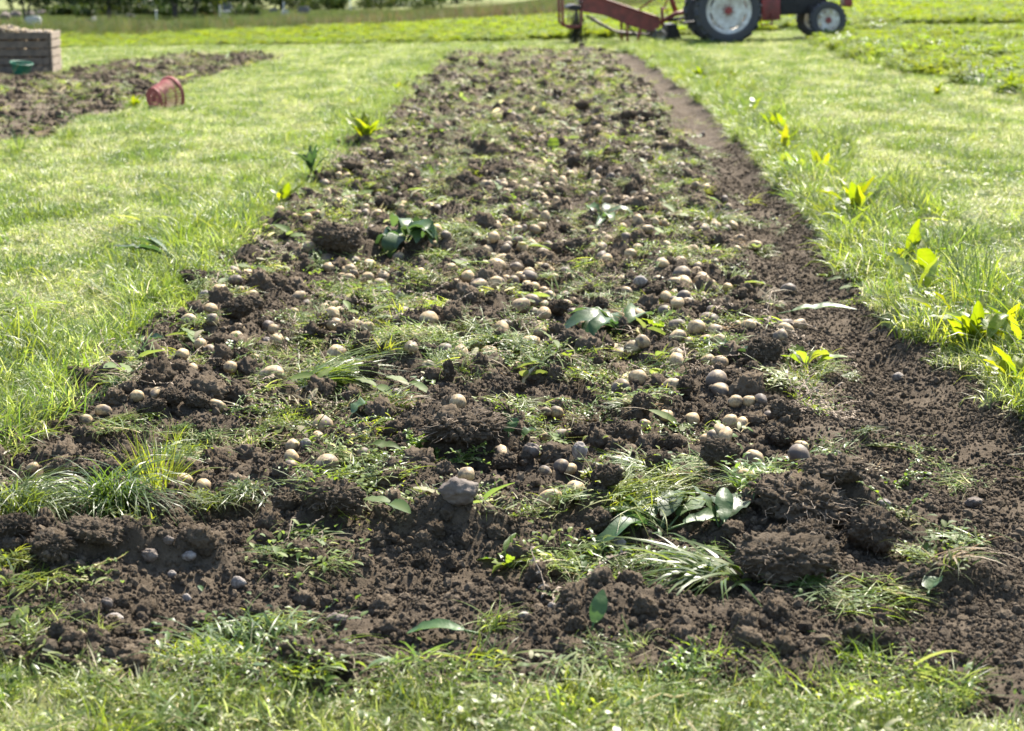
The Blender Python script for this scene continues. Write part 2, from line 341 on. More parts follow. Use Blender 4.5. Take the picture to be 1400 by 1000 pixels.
# foliage meshes -------------------------------------------------------------
class Leafy:
    def __init__(s, seed): s.v = []; s.f = []; s.t = []; s.r = random.Random(seed)
    def strip(s, p, az, length, width, el, curl, tint, segs=4, shape='blade', fold=0., side=0.):
        """one blade or leaf: leaves p at elevation el towards az, curling down by curl along its length"""
        k0 = len(s.v); x, y, z = p; st = length / segs; e = el; a = az
        mid = shape != 'blade'
        for i in range(segs + 1):
            t = i / segs
            if shape == 'blade': w = width * (1 - t ** 1.6) * (.75 + .25 * min(1, t * 4)) + width * .04
            elif shape == 'leaf': w = width * (math.sin(math.pi * min(1, t * .93 + .05)) ** .75) * (1.12 - .35 * t) + .0008
            else: w = width * math.sqrt(max(0., 1 - (2 * t - 1) ** 2)) + .0006
            sx, sy = -math.sin(a), math.cos(a)
            tw = side + fold * 0
            if mid:
                up = w * .5 * fold + (s.r.uniform(-1, 1) * w * .16)
                nx, ny, nz = -math.cos(a) * math.sin(e), -math.sin(a) * math.sin(e), math.cos(e)
                s.v += [(x - sx * w / 2 + nx * up, y - sy * w / 2 + ny * up, z + nz * up), (x, y, z), (x + sx * w / 2 + nx * up, y + sy * w / 2 + ny * up, z + nz * up)]
                s.t += [tint, min(1, tint + .25), tint]
            else:
                dz = w * .5 * math.sin(tw)
                s.v += [(x - sx * w / 2, y - sy * w / 2, z - dz), (x + sx * w / 2, y + sy * w / 2, z + dz)]; s.t += [tint, tint]
            x += math.cos(a) * math.cos(e) * st; y += math.sin(a) * math.cos(e) * st; z += math.sin(e) * st
            e -= curl / segs; a += side * .15
        n = 3 if mid else 2
        for i in range(segs):
            for j in range(n - 1): s.f.append((k0 + i * n + j, k0 + i * n + j + 1, k0 + (i + 1) * n + j + 1, k0 + (i + 1) * n + j))
        return (x, y, z)
    def stem(s, pts, r, tint):
        mb = MB().tube(pts, r, 4); k = len(s.v); s.v += mb.v; s.t += [tint] * len(mb.v); s.f += [tuple(i + k for i in q) for q in mb.f]
    def mesh(s, name, m, smooth=True): return mesh(name, s.v, s.f, m, smooth, s.t)
U = lambda r, a, b: r.uniform(a, b)
def patch(seed, n, rad, l0, l1, w, e0, e1, c0, c1, m, dry=.12, name='grass_patch', clover=0, segs=3, white=0):
    q = Leafy(seed); r = q.r
    for i in range(n):
        a = U(r, 0, 6.283); d = rad * math.sqrt(r.random()); t = r.random() * .8
        if r.random() < dry: t = U(r, .87, 1)
        q.strip((d * math.cos(a), d * math.sin(a), -.004), U(r, 0, 6.283), U(r, l0, l1), w * U(r, .7, 1.3), U(r, e0, e1), U(r, c0, c1), t, segs, side=U(r, -.7, .7))
    for i in range(clover):
        a = U(r, 0, 6.283); d = rad * math.sqrt(r.random()); h = U(r, l0 * .6, l1 * .8); p = (d * math.cos(a), d * math.sin(a), h)
        q.stem([(p[0] * .9, p[1] * .9, 0), p], .0012, .5)
        for k in range(3): q.strip(p, a + k * 2.094, U(r, .4, .8) * .035 * (l1 / .09), .6 * .034 * (l1 / .09), U(r, -.2, .7), .4, r.random() * .75, 2, 'round', .2)
    me = q.mesh(name, m)
    if white:
        me.materials.append(plain_white); k0 = len(me.polygons)
    return me
def litter(seed, kind, m):
    q = Leafy(seed); r = q.r
    if kind == 'stems':
        for i in range(7):
            x, y = U(r, -.05, .05), U(r, -.04, .04); a = U(r, 0, 6.28); pts = []; z = U(r, .006, .03)
            for k in range(5):
                pts.append((x, y, z)); x += math.cos(a) * .022; y += math.sin(a) * .022; a += U(r, -.5, .5); z = max(.004, z + U(r, -.010, .010))
                for j in range(3): q.strip(pts[-1], U(r, 0, 6.28), U(r, .006, .013), U(r, .003, .006), U(r, -.3, .9), .6, r.random() * .82, 2, 'leaf', .2)
            q.stem(pts, .0012, U(r, .5, .95))
    elif kind == 'blades':
        a0 = U(r, 0, 6.28)
        for i in range(22): q.strip((U(r, -.05, .05), U(r, -.03, .03), U(r, 0, .015)), a0 + r.gauss(0, .7), U(r, .04, .12), U(r, .0025, .0045), U(r, -.05, .6), U(r, .3, 1.3), r.random() * .95, 4, side=U(r, -.8, .8))
    elif kind == 'leaves':
        for i in range(8): q.strip((U(r, -.05, .05), U(r, -.04, .04), U(r, .003, .02)), U(r, 0, 6.28), U(r, .014, .034), U(r, .007, .015), U(r, -.2, .8), U(r, .3, 1.4), r.random() * .85, 4, 'leaf', U(r, -.2, .5))
    elif kind == 'broad':
        for i in range(3): q.strip((U(r, -.05, .05), U(r, -.04, .04), U(r, .006, .025)), U(r, 0, 6.28), U(r, .05, .10), U(r, .022, .042), U(r, -.1, .6), U(r, .3, 1.2), r.random() * .8, 7, 'leaf', U(r, -.2, .5))
    elif kind == 'mat':
        for i in range(46): 
            p = (r.gauss(0, .035), r.gauss(0, .03), abs(r.gauss(.008, .010))); q.strip(p, U(r, 0, 6.28), U(r, .02, .06), U(r, .0012, .0026), U(r, -.4, .7), U(r, -.4, 1.2), r.random(), 3, side=U(r, -1, 1))
        for i in range(40):
            p = (r.gauss(0, .035), r.gauss(0, .03), abs(r.gauss(.012, .010))); q.strip(p, U(r, 0, 6.28), U(r, .005, .011), U(r, .003, .007), U(r, -.5, 1), .5, r.random() * .8, 2, 'leaf', .2)
    return q.mesh('weed_litter', m)

# scatter of tiny uncountable stuff on points --------------------------------
def scatter(name, pts, rot, scl, idx, sources, label, cat=None):
    src = bpy.data.collections.new(name + '_kinds')
    for i, me in enumerate(sources):
        src.objects.link(bpy.data.objects.new('%s_%02d' % (name, i), me))
    me = bpy.data.meshes.new(name); n = len(pts)
    me.vertices.add(n); me.vertices.foreach_set('co', np.asarray(pts, np.float32).ravel())
    a = me.attributes.new('rot', 'FLOAT_VECTOR', 'POINT'); a.data.foreach_set('vector', np.asarray(rot, np.float32).ravel())
    scl = np.asarray(scl, np.float32)
    if scl.ndim == 1: scl = np.repeat(scl[:, None], 3, 1)
    a = me.attributes.new('scl', 'FLOAT_VECTOR', 'POINT'); a.data.foreach_set('vector', scl.ravel())
    a = me.attributes.new('idx', 'INT', 'POINT'); a.data.foreach_set('value', np.asarray(idx, np.int32))
    ng = bpy.data.node_groups.new(name, 'GeometryNodeTree')
    ng.interface.new_socket('Geometry', in_out='INPUT', socket_type='NodeSocketGeometry'); ng.interface.new_socket('Geometry', in_out='OUTPUT', socket_type='NodeSocketGeometry')
    N, L = ng.nodes, ng.links; gi = N.new('NodeGroupInput'); go = N.new('NodeGroupOutput')
    ci = N.new('GeometryNodeCollectionInfo'); ci.inputs['Collection'].default_value = src; ci.inputs['Separate Children'].default_value = True; ci.inputs['Reset Children'].default_value = True
    ip = N.new('GeometryNodeInstanceOnPoints'); ip.inputs['Pick Instance'].default_value = True
    def na(nm, ty):
        q = N.new('GeometryNodeInputNamedAttribute'); q.data_type = ty; q.inputs['Name'].default_value = nm; return q.outputs['Attribute']
    e2r = N.new('FunctionNodeEulerToRotation'); L.new(na('rot', 'FLOAT_VECTOR'), e2r.inputs[0])
    L.new(gi.outputs[0], ip.inputs['Points']); L.new(ci.outputs[0], ip.inputs['Instance']); L.new(na('idx', 'INT'), ip.inputs['Instance Index'])
    L.new(e2r.outputs[0], ip.inputs['Rotation']); L.new(na('scl', 'FLOAT_VECTOR'), ip.inputs['Scale']); L.new(ip.outputs[0], go.inputs[0])
    o = link(name, me); md = o.modifiers.new('scatter', 'NODES'); md.node_group = ng
    return tag(o, label, cat, kind='stuff')
def field(y0, y1, dens, half=lambda y: .285 * y + 1.3, band=1.12):
    """random points over the ground seen and a little beside it; dens(y) per square metre"""
    X = []; Y = []; a = y0
    while a < y1:
        b = min(y1, a * band); m = .5 * (a + b); w = half(b); n = rng.poisson((b - a) * 2 * w * dens(m))
        X.append(rng.uniform(-w, w, n)); Y.append(rng.uniform(a, b, n)); a = b
    return np.concatenate(X), np.concatenate(Y)
def zrot(n, tilt=.12):
    return np.stack([rng.normal(0, tilt, n), rng.normal(0, tilt, n), rng.uniform(0, 6.283, n)], 1)

# ------------------------------------------------------------------ the ground
gx = np.concatenate([[-900, -400, -180, -90, -50, -32, -22], np.arange(-16, -6, .5), np.arange(-6, 6, .06), np.arange(6, 16, .5), [16, 22, 32, 50, 90, 180, 400, 900]])
gy = [-60, -20, -5, 0, 1.5]; v = 2.4
while v < 70: gy.append(v); v *= 1.0125
gy = np.array(gy + [72, 76, 80, 85, 90, 95, 100, 106, 115, 130, 160, 220, 400, 900, 2500])
GX, GY = np.meshgrid(gx, gy); i1 = inside(GX, GY); i2 = inside2(GX, GY)
gz = lawn_h(GX, GY) - .16 * ss(-.0, .14, i1) - .14 * ss(.05, .3, i2)
m, nt, N, L, b = mat('lawn_ground'); tc = N.new('ShaderNodeTexCoord')
n1 = N.new('ShaderNodeTexNoise'); n1.inputs['Scale'].default_value = 9; n1.inputs['Detail'].default_value = 8; n1.inputs['Roughness'].default_value = .7; L.new(tc.outputs['Object'], n1.inputs['Vector'])
r_ = ramp(N, [(.3, (.09, .085, .04)), (.5, (.13, .145, .05)), (.7, (.19, .20, .08))]); L.new(n1.outputs['Fac'], r_.inputs['Fac']); L.new(r_.outputs['Color'], b.inputs['Base Color']); b.inputs['Roughness'].default_value = .95
b.inputs['Specular IOR Level'].default_value = .1
bp = N.new('ShaderNodeBump'); bp.inputs['Distance'].default_value = .03; L.new(n1.outputs['Fac'], bp.inputs['Height']); L.new(bp.outputs[0], b.inputs['Normal'])
tag(link('ground', grid_mesh('ground', gx, gy, gz, m)), 'mown green meadow ground under the grass', kind='structure')
sx = np.arange(-2.9, 3.0, .0085); sy = []; v = 2.7
while v < YB + .8: sy.append(v); v += max(.006, .0026 * v)
sy = np.array(sy); SX, SY = np.meshgrid(sx, sy); i1 = inside(SX, SY)
sz = soil_h(SX, SY, i1) * 1.0
sz = sz - .12 * (1 - ss(-.06, .05, i1))
tag(link('soil_bed', grid_mesh('soil_bed', sx, sy, sz, SOIL, (i1 > -.08).ravel())), 'freshly dug dark crumbly soil bed running away to the tractor', kind='structure')
X0, X1, Y0, Y1 = px_.min() - .3, px_.max() + .3, py_.min() - .3, py_.max() + .3
tx = np.arange(X0, X1, .032); ty = np.arange(Y0, Y1, .045); TX, TY = np.meshgrid(tx, ty); i2 = inside2(TX, TY)
tz = soil2_h(TX, TY) - .14 * (1 - ss(-.08, .06, i2))
tag(link('soil_plot', grid_mesh('soil_plot', tx, ty, tz, SOIL, (i2 > -.1).ravel())), 'second strip of dug soil beyond the lawn by the crate', kind='structure')

# ------------------------------------------------------------------ placing by a line of sight onto the real ground
def first_hit(us, vs):
    us = np.asarray(us, float); vs = np.asarray(vs, float); dx, dy, dz = ray(us, vs)
    x0, y0 = on_surface(us, vs, T, 14); tm = y0 / dy
    k = np.linspace(0, 1, 110)[None, :]; lo = tm - (.16 / np.abs(dz)); hi = tm + (.12 / np.abs(dz))
    t = lo[:, None] + (hi - lo)[:, None] * k
    Xs = dx[:, None] * t; Ys = dy[:, None] * t; Zs = CAMH + dz[:, None] * t
    below = Zs < G(Xs.ravel(), Ys.ravel()).reshape(Xs.shape); below[:, -1] = True
    j = np.argmax(below, 1); i = np.arange(len(us)); x = Xs[i, j]; y = Ys[i, j]
    return x, y, G(x, y)
def spot(u, v):
    x, y, z = first_hit([u], [v]); return Vector((x[0], y[0], z[0]))

# ------------------------------------------------------------------ lumps: clods, stones, potatoes
def lump(name, seed, rad, stretch, amp, freq, sub, m, smooth=True, sharp=0, fine=0):
    bm = bmesh.new(); bmesh.ops.create_icosphere(bm, subdivisions=sub, radius=1); o = Vector((seed * 7.3, seed * 3.1, seed * 5.7))
    for w in bm.verts:
        p = w.co.copy(); d = mnoise.fractal(p * freq * .5 + o, .9, 2.1, 3) * amp
        if sharp: d += sharp * (mnoise.turbulence(p * freq * 1.7 + o, 4, True) - .5) + sharp * .5 * mnoise.turbulence(p * freq * 5 + o, 3, True)
        if fine: d += fine * (mnoise.turbulence(p * freq * 6 + o, 3, False) - .3) + fine * .5 * mnoise.noise(p * freq * 17 + o)
        q = p * (1 + d); w.co = Vector((q.x * stretch[0], q.y * stretch[1], q.z * stretch[2])) * rad
    me = bpy.data.meshes.new(name); bm.to_mesh(me); bm.free()
    if smooth: me.polygons.foreach_set('use_smooth', np.ones(len(me.polygons), bool))
    me.materials.append(m); return me
CLODS = [lump('clod', 10 + i, .06, (1.1 + .25 * math.sin(i * 2.1), .95, .78 + .12 * math.cos(i * 1.7)), .26, 2.2, 5, CLOD, True, .30, .13) for i in range(8)]
SMALLC = [lump('small_clod', 40 + i, .02, (1.1, .9, .8), .3, 2.4, 4, CLOD, True, .40, .24) for i in range(6)]
CRUMB = [lump('crumb', 60 + i, .01, (1.1, .9, .8), .25, 2.2, 1, CLOD, False, .3) for i in range(6)]
STONES = [lump('stone', 80 + i, .05, (1.15 + .15 * (i % 2), .9, .72), .22, 1.5, 4, STONE, True, .06) for i in range(5)]
STONESD = [lump('stone', 90 + i, .05, (1.15, .9, .8), .34, 1.9, 4, STONE_D, True, .16) for i in range(4)]
PSH = [(1.12, .92, .88), (1.3, .9, .84), (1.0, .96, .92), (1.42, .9, .86), (1.18, 1.0, .8), (1.05, .9, .9), (1.25, .98, .9)]
PNAME = ['oval', 'oblong', 'round', 'long', 'flattish', 'roundish', 'plump']
POTS = [lump('potato', 110 + i, .031, PSH[i], .17, 1.6, 3, POTATO, True, 0) for i in range(7)]

# ------------------------------------------------------------------ single weeds, leaves and tufts
MARKS = []                                    # (phrase, position) of things other things can be told by
def mark(phrase, o): MARKS.append((phrase, Vector(o.location))); return o
def leaf_mesh(seed, length, width, el, curl, m, fold=.35, segs=9, shape='leaf', stalk=.25, tint=None):
    q = Leafy(seed); t = q.r.random() * .55 if tint is None else tint
    a = 0.; e = el; p = (0., 0., 0.)
    if stalk:
        pts = [p]
        for k in range(3):
            p = (p[0] + math.cos(e) * length * stalk / 3, 0, p[2] + math.sin(e) * length * stalk / 3); pts.append(p); e -= curl * .05
        q.stem(pts, [.0035, .003, .0026, .0022], min(1, t + .35))
    q.strip(p, 0, length, width, e, curl, t, segs, shape, fold, side=q.r.uniform(-.3, .3))
    me = q.mesh('leaf', m); return me
_sd = [1000]
def sd(): _sd[0] += 1; return _sd[0]
def single_leaf(u, v, length, width, az, el, curl, m, label, shape='leaf', name='dock_leaf', lift=.012, phrase=None, fold=.35):
    p = spot(u, v); o = link(name, leaf_mesh(sd(), length, width, el, curl, m, fold, shape=shape), None, None, p + Vector((0, 0, lift)), (rnd.uniform(-.3, .3), 0, az))
    tag(o, label, 'leaf')
    if phrase: mark(phrase, o)
    return o
def dock(u, v, n, length, width, el, curl, m, label, az=None, spread=6.283, name='dock_plant', cat='plant', phrase=None, group=None, lift=.0, shape='leaf'):
    p = spot(u, v); t = empty(name, p + Vector((0, 0, lift))); tag(t, label, cat, group)
    for i in range(n):
        a = (az or 0) + (i / n - .5 + rnd.uniform(-.09, .09)) * spread
        me = leaf_mesh(sd(), length * rnd.uniform(.65, 1.1), width * rnd.uniform(.7, 1.1), rnd.uniform(*el), rnd.uniform(*curl), m, rnd.uniform(.1, .7), shape=shape)
        link('leaf', me, None, t, (rnd.uniform(-.015, .015), rnd.uniform(-.015, .015), 0), (rnd.uniform(-.35, .35), 0, a))
    if phrase: mark(phrase, t)
    return t
def tuft(u, v, n, rad, l0, l1, w, el, curl, m, label, az=None, spread=math.pi, dry=.05, name='grass_tuft', cat='grass', phrase=None, leaflets=0, clump=True):
    p = spot(u, v); q = Leafy(sd()); r = q.r
    for i in range(n):
        a = U(r, 0, 6.283); d = rad * math.sqrt(r.random()); A = (az + r.gauss(0, spread)) if az is not None else a + U(r, -1, 1)
        q.strip((d * math.cos(a), d * math.sin(a), U(r, -.005, .01)), A, U(r, l0, l1), w * U(r, .6, 1.2), U(r, *el), U(r, *curl), U(r, .87, 1) if r.random() < dry else r.random() * .75, 6, side=U(r, -.8, .8))
    for i in range(leaflets):
        a = U(r, 0, 6.283); d = rad * 1.6 * math.sqrt(r.random()); h = U(r, 0, l1 * .6)
        q.strip((d * math.cos(a), d * math.sin(a), h), U(r, 0, 6.28), U(r, .012, .03), U(r, .007, .015), U(r, -.3, .9), U(r, .2, 1), r.random() * .7, 3, 'leaf', .3)
    o = link(name, q.mesh(name, m), None, None, p); tag(o, label, cat)
    if phrase: mark(phrase, o)
    return o
def sprig(u, v, n, size, m, label, name='weed_sprig', up=.6, leaf=.014, phrase=None, az=None, ball=False):
    p = spot(u, v); q = Leafy(sd()); r = q.r
    for i in range(n):
        a = U(r, 0, 6.283) if az is None else az + r.gauss(0, .5); e = U(r, .1, up * 1.6); x, y, z = 0., 0., 0.; pts = []; L_ = size * U(r, .6, 1.1) / 6
        for k in range(7):
            pts.append((x, y, z)); x += math.cos(a) * math.cos(e) * L_; y += math.sin(a) * math.cos(e) * L_; z = max(.003, z + math.sin(e) * L_); a += U(r, -.35, .35); e -= U(r, 0, .28)
            if k: 
                for j in range(5 if ball else 3): q.strip(pts[-1], U(r, 0, 6.28), leaf * U(r, .6, 1.3), leaf * U(r, .35, .7), U(r, -.3, 1), .6, r.random() * .75, 3, 'leaf', .3)
        q.stem(pts, [.002, .0018, .0016, .0014, .0012, .001, .0008], U(r, .5, .9))
    o = link(name, q.mesh(name, m), None, None, p); tag(o, label, 'weed')
    if phrase: mark(phrase, o)
    return o
UPP = math.pi / 2
# in and round the dug bed, far to near
dock(555, 338, 12, .20, .10, (.7, 1.25), (1.6, 2.8), DOCK, 'heap of dark green wilted dock leaves left of the middle of the bed', name='dock_plant', phrase='the dark dock heap', lift=.02)
dock(845, 470, 11, .22, .085, (.5, 1.1), (1.2, 2.4), DOCK, 'large dark green dock leaves draped over clods right of the middle', az=2.6, spread=3.2, phrase='the large draped dock leaves', lift=.03)
single_leaf(1062, 434, .26, .05, .05, .25, .4, DOCK, 'long grey-green dock leaf lying on the bare soil margin', phrase='the long lying dock leaf')
single_leaf(478, 580, .085, .07, .6, 1.0, 1.3, DOCK, 'folded dark green leaf standing beside a lone round potato', phrase='the folded dark leaf')
single_leaf(512, 587, .05, .035, .3, .35, .5, BRIGHT, 'small yellow-green leaf below the folded dark leaf')
single_leaf(500, 616, .09, .035, -.5, .3, .7, WILT, 'pale limp leaf lying left of the crinkly bright weed', phrase='the pale limp leaf')
single_leaf(695, 610, .05, .05, 1.2, 1.1, .6, DOCK, 'round dark leaf standing above the half-buried potato', shape='round', phrase='the round dark leaf')
single_leaf(712, 608, .045, .045, .4, .8, .6, DOCK, 'second round dark leaf leaning right beside its twin', shape='round')
dock(905, 735, 10, .19, .065, (.3, .9), (1.0, 2.0), DOCK, 'wilted glossy dock plant in the pile of pulled weeds', az=2.2, spread=4.5, phrase='the glossy wilted dock', lift=.02)
dock(985, 735, 4, .13, .05, (.6, 1.2), (.3, 1.2), DOCK, 'dock with one broad leaf raised in the pulled weed pile', az=2.2, spread=2.2, phrase='the raised dock leaf', lift=.02)
single_leaf(655, 876, .13, .04, 3.0, .25, .7, DOCK, 'single green leaf lying flat on soil at the near edge of the bed', phrase='the flat green leaf')
single_leaf(490, 934, .10, .032, .4, .5, 1.2, DOCK, 'curled green leaf against the clod in the near grass')
single_leaf(808, 872, .07, .035, 1.3, 1.3, .5, DOCK, 'pale leaf standing upright at the near edge of the bed', phrase='the upright near leaf')
dock(700, 775, 11, .075, .026, (.5, 1.3), (.4, 1.3), BRIGHT, 'leafy bright weed with spoon-shaped leaves below the grey stone', name='broadleaf_weed', cat='weed', phrase='the spoon-leaved weed')
dock(235, 378, 6, .23, .045, (.1, .5), (.3, .8), DOCK, 'uprooted plant with grey-green leaves flopped onto the lawn edge', az=3.0, spread=1.3, phrase='the flopped uprooted plant', lift=.09)
dock(822, 305, 5, .18, .06, (.4, 1.1), (1, 2), DOCK, 'small dock with hanging leaves in the right potato row', az=.8, spread=5, phrase='the small hanging dock')
single_leaf(645, 202, .13, .06, .7, 1.0, .3, BRIGHT, 'bright upright leaf far up the middle of the bed', phrase='the bright far leaf')
single_leaf(756, 214, .11, .09, 1.5, 1.3, .3, BRIGHT, 'broad round leaf standing far up the bed', shape='round', phrase='the broad far leaf')
single_leaf(495, 405, .10, .05, .3, .4, .8, WILT, 'pale leaf on the weeds in the left potato row')
single_leaf(620, 372, .13, .045, .2, .3, .5, WILT, 'whitish leaf lying beside the middle gap of the bed', phrase='the whitish leaf')
dock(545, 415, 4, .09, .04, (.2, .7), (.6, 1.6), WILT, 'crumpled whitish leaves lying left of the middle potatoes')
single_leaf(1055, 397, .12, .05, 2.8, .3, .6, WILT, 'pale leaf at the edge of the bare margin')
single_leaf(725, 490, .11, .04, -.5, .5, 1.4, DOCK, 'small dark leaf hooked over beside the middle potatoes')
dock(1035, 345, 4, .10, .05, (.2, .7), (.4, 1.4), WILT, 'pale flat leaves with yellow spots near the right margin')
dock(1105, 505, 5, .10, .045, (.6, 1.2), (.6, 1.4), BRIGHT, 'bright leafy weed rising from the clods by the bare margin', name='broadleaf_weed', cat='weed', phrase='the bright margin weed')
dock(900, 455, 4, .08, .05, (.6, 1.2), (.4, 1.2), BRIGHT, 'yellow-green leaves right of the large draped dock')
dock(1005, 495, 3, .09, .06, (.7, 1.2), (.4, 1.2), DOCK, 'three broad leaves beside the right potato cluster', phrase='the three broad leaves')
single_leaf(1268, 822, .055, .045, 1.0, .5, .4, DOCK, 'small oval leaf lying at the right of the near soil', shape='round')
dock(200, 480, 4, .12, .05, (.2, .7), (.4, 1.2), DOCK, 'broad pale leaves in the grass at the left edge of the bed', phrase='the broad lawn-edge leaves')
single_leaf(1090, 660, .07, .03, .2, .6, .8, WILT, 'small pale leaf on the big clod bank')
dock(870, 195, 4, .12, .05, (.2, .7), (.4, 1.2), WILT, 'pale leaves far up the right potato row')
dock(810, 105, 7, .16, .07, (.3, .9), (.4, 1.4), WILT, 'whitish leaf heap near the far end of the bed')
# docks along the lawn edges
for i, (u, v, n, L_, txt) in enumerate([(1168, 292, 8, .24, 'tall yellow-green dock on the right lawn edge, farthest of the large ones'), (1275, 405, 4, .15, 'small yellow dock leaf pair in the shining grass of the right lawn edge'),
        (1335, 480, 7, .2, 'yellow-green dock overhanging the soil at the right lawn edge'), (1392, 535, 9, .17, 'bushy yellow-green dock where the right lawn meets the picture edge'),
        (1075, 205, 6, .22, 'low yellow dock at the right lawn edge, about halfway to the tractor'), (1000, 112, 5, .22, 'yellow leaves at the lawn edge near the far right corner of the bed'),
        (1228, 365, 5, .17, 'yellow-green dock in the long grass midway along the right lawn edge'), (1372, 470, 8, .2, 'tall bright dock behind the overhanging one at the right lawn edge'), (1120, 240, 5, .2, 'bright dock beyond the tall one on the right lawn edge'), (1280, 135, 4, .26, 'single yellow dock in the middle of the right lawn'), (1385, 130, 10, .4, 'big yellow-green dock clump at the right edge of the lawn'),
        (1250, 88, 8, .4, 'yellow-green dock in the rank weeds right of the tractor'), (1335, 62, 6, .38, 'upright yellow dock before the crop right of the tractor'),
        (184, 150, 7, .25, 'yellow-green dock beside the red basket'), (498, 195, 7, .24, 'yellow dock on the left lawn edge far up the bed'),
        (545, 130, 6, .28, 'dull yellow dock on the left lawn edge near the far end'), (383, 285, 3, .16, 'single yellow leaf standing in the left lawn'), (428, 236, 5, .18, 'dark dock on the left lawn edge')]):
    dock(u, v, int(n * 2), L_ * (.8 if v > 180 else .6), L_ * (.26 if v > 180 else .2), (.75, 1.5), (.1, 1.1), DOCK if 'dark' in txt else DOCKY, txt, group='docks along the lawn edges')
for j, yy_ in enumerate([5.95, 6.25, 6.6, 7.3, 7.75, 8.2, 9.1, 9.8, 10.8, 12.2, 13.6, 15.5, 17.5, 20., 23.]):
    xx_ = float(xr(np.array([yy_]))[0]) + rnd.uniform(.04, .3); t = empty('dock_plant', (xx_, yy_, float(lawn_h(xx_, yy_)) + .02))
    tag(t, 'bright leafy dock in the right verge, %s of the fringe counted from the near end' % ['first', 'second', 'third', 'fourth', 'fifth', 'sixth', 'seventh', 'eighth', 'ninth', 'tenth', 'eleventh', 'twelfth', 'thirteenth', 'fourteenth', 'fifteenth'][j], 'plant', 'fringe of docks in the right verge')
    for k_ in range(rnd.randrange(6, 13)):
        L_ = rnd.uniform(.08, .19); link('leaf', leaf_mesh(sd(), L_, L_ * rnd.uniform(.25, .45), rnd.uniform(.6, 1.5), rnd.uniform(.1, 1.4), DOCKY if j % 3 else BRIGHT, rnd.uniform(.1, .6)), None, t, (rnd.uniform(-.07, .07), rnd.uniform(-.07, .07), rnd.uniform(0, .03)), (rnd.uniform(-.3, .3), 0, rnd.uniform(0, 6.28)))
# tufts and pulled grass
tuft(215, 672, 120, .045, .09, .20, .0045, (.7, 1.5), (.1, .9), BRIGHT, 'spiky bright yellow-green grass tuft on a clod at the left', phrase='the spiky bright tuft')
tuft(155, 705, 240, .06, .16, .32, .0045, (.9, 1.5), (1.4, 3.0), GRASS_DEEP, 'large drooping green grass tuft at the left of the bed', az=-1.2, spread=1.2, phrase='the large drooping tuft')
tuft(25, 710, 160, .06, .13, .26, .004, (.7, 1.4), (1.2, 2.8), GRASS_DEEP, 'drooping grass tuft at the left picture edge', az=-.4, spread=1.3)
tuft(425, 532, 190, .06, .15, .32, .006, (.15, .7), (.4, 1.4), GRASS_DEEP, 'sheaf of long green grass lying across the left potato row', az=.1, spread=.45, phrase='the lying grass sheaf')
tuft(240, 612, 35, .03, .04, .11, .003, (.7, 1.5), (.3, 1.4), BRIGHT, 'small bright grass shoot behind the spiky tuft', phrase='the small bright shoot')
tuft(343, 617, 9, .008, .03, .09, .0035, (1.1, 1.5), (.1, .7), BRIGHT, 'tiny lone grass shoot on bare soil', phrase='the tiny lone shoot')
tuft(855, 692, 230, .10, .12, .26, .004, (.3, .9), (.6, 1.8), BRIGHT, 'pale sheaf of pulled grass behind the glossy wilted dock', az=.3, spread=1.0, phrase='the pale grass sheaf', leaflets=20)
tuft(990, 795, 110, .07, .14, .28, .008, (.3, .8), (.8, 1.8), GRASS_DEEP, 'broad-bladed grass pulled out and lying toward the left', az=3.2, spread=.6, phrase='the broad-bladed grass')
tuft(1165, 825, 110, .09, .08, .17, .003, (.05, .5), (.3, 1.2), BRIGHT, 'flat swath of cut grass lying below the big clods', az=.1, spread=.7, phrase='the flat cut swath')
tuft(670, 862, 60, .035, .06, .12, .0028, (.4, 1.0), (.8, 1.8), BRIGHT, 'small heap of fine yellow grass above the flat green leaf', az=.2, spread=1.2, phrase='the fine yellow heap')
tuft(1100, 525, 50, .04, .06, .13, .003, (.6, 1.4), (.3, 1.4), BRIGHT, 'bright grass shoots in front of the bright margin weed')
tuft(250, 352, 110, .05, .10, .2, .005, (1.0, 1.5), (.1, .8), BRIGHT, 'tall grass tuft at the left lawn edge behind the uprooted plant', phrase='the tall lawn-edge tuft')
tuft(972, 305, 130, .07, .10, .2, .004, (.5, 1.4), (.8, 2.4), GRASS_DEEP, 'round drooping grass tuft in the right potato row', phrase='the round drooping tuft')
tuft(600, 245, 130, .12, .12, .25, .004, (.4, 1.4), (.6, 2.4), GRASS_DEEP, 'loose pulled grass heap far up the left potato row', phrase='the loose far grass heap', leaflets=50)
tuft(25, 215, 90, .05, .10, .26, .006, (1.0, 1.5), (.1, .8), GRASS_DEEP, 'upright grass tuft at the left picture edge by the second soil strip')
tuft(95, 195, 70, .06, .08, .2, .006, (1.0, 1.5), (.1, .9), GRASS_DEEP, 'grass tuft at the near corner of the second soil strip')
tuft(1290, 770, 45, .05, .06, .15, .003, (.4, 1.2), (.6, 2.0), WILT, 'uprooted weed with wiry pale stems right of the big clods', leaflets=45, phrase='the wiry uprooted weed')
tuft(545, 700, 40, .04, .05, .11, .0025, (.3, 1.1), (.6, 2.0), BRIGHT, 'wispy grass hanging from the soil bank left of the grey stone', leaflets=40, phrase='the wispy bank grass')
tuft(300, 690, 70, .05, .05, .12, .002, (.1, .7), (.3, 1.6), WILT, 'fine cut grass lying beside the large drooping tuft')
tuft(345, 915, 130, .14, .08, .18, .005, (.4, 1.2), (.6, 2.2), GRASS_DEEP, 'leafy heap of pulled green weeds at the near left grass edge', leaflets=110, phrase='the near leafy heap')
tuft(420, 770, 60, .09, .04, .10, .003, (.1, .7), (.4, 1.5), WILT, 'thin trail of cut weeds lying on soil left of the middle', leaflets=70)
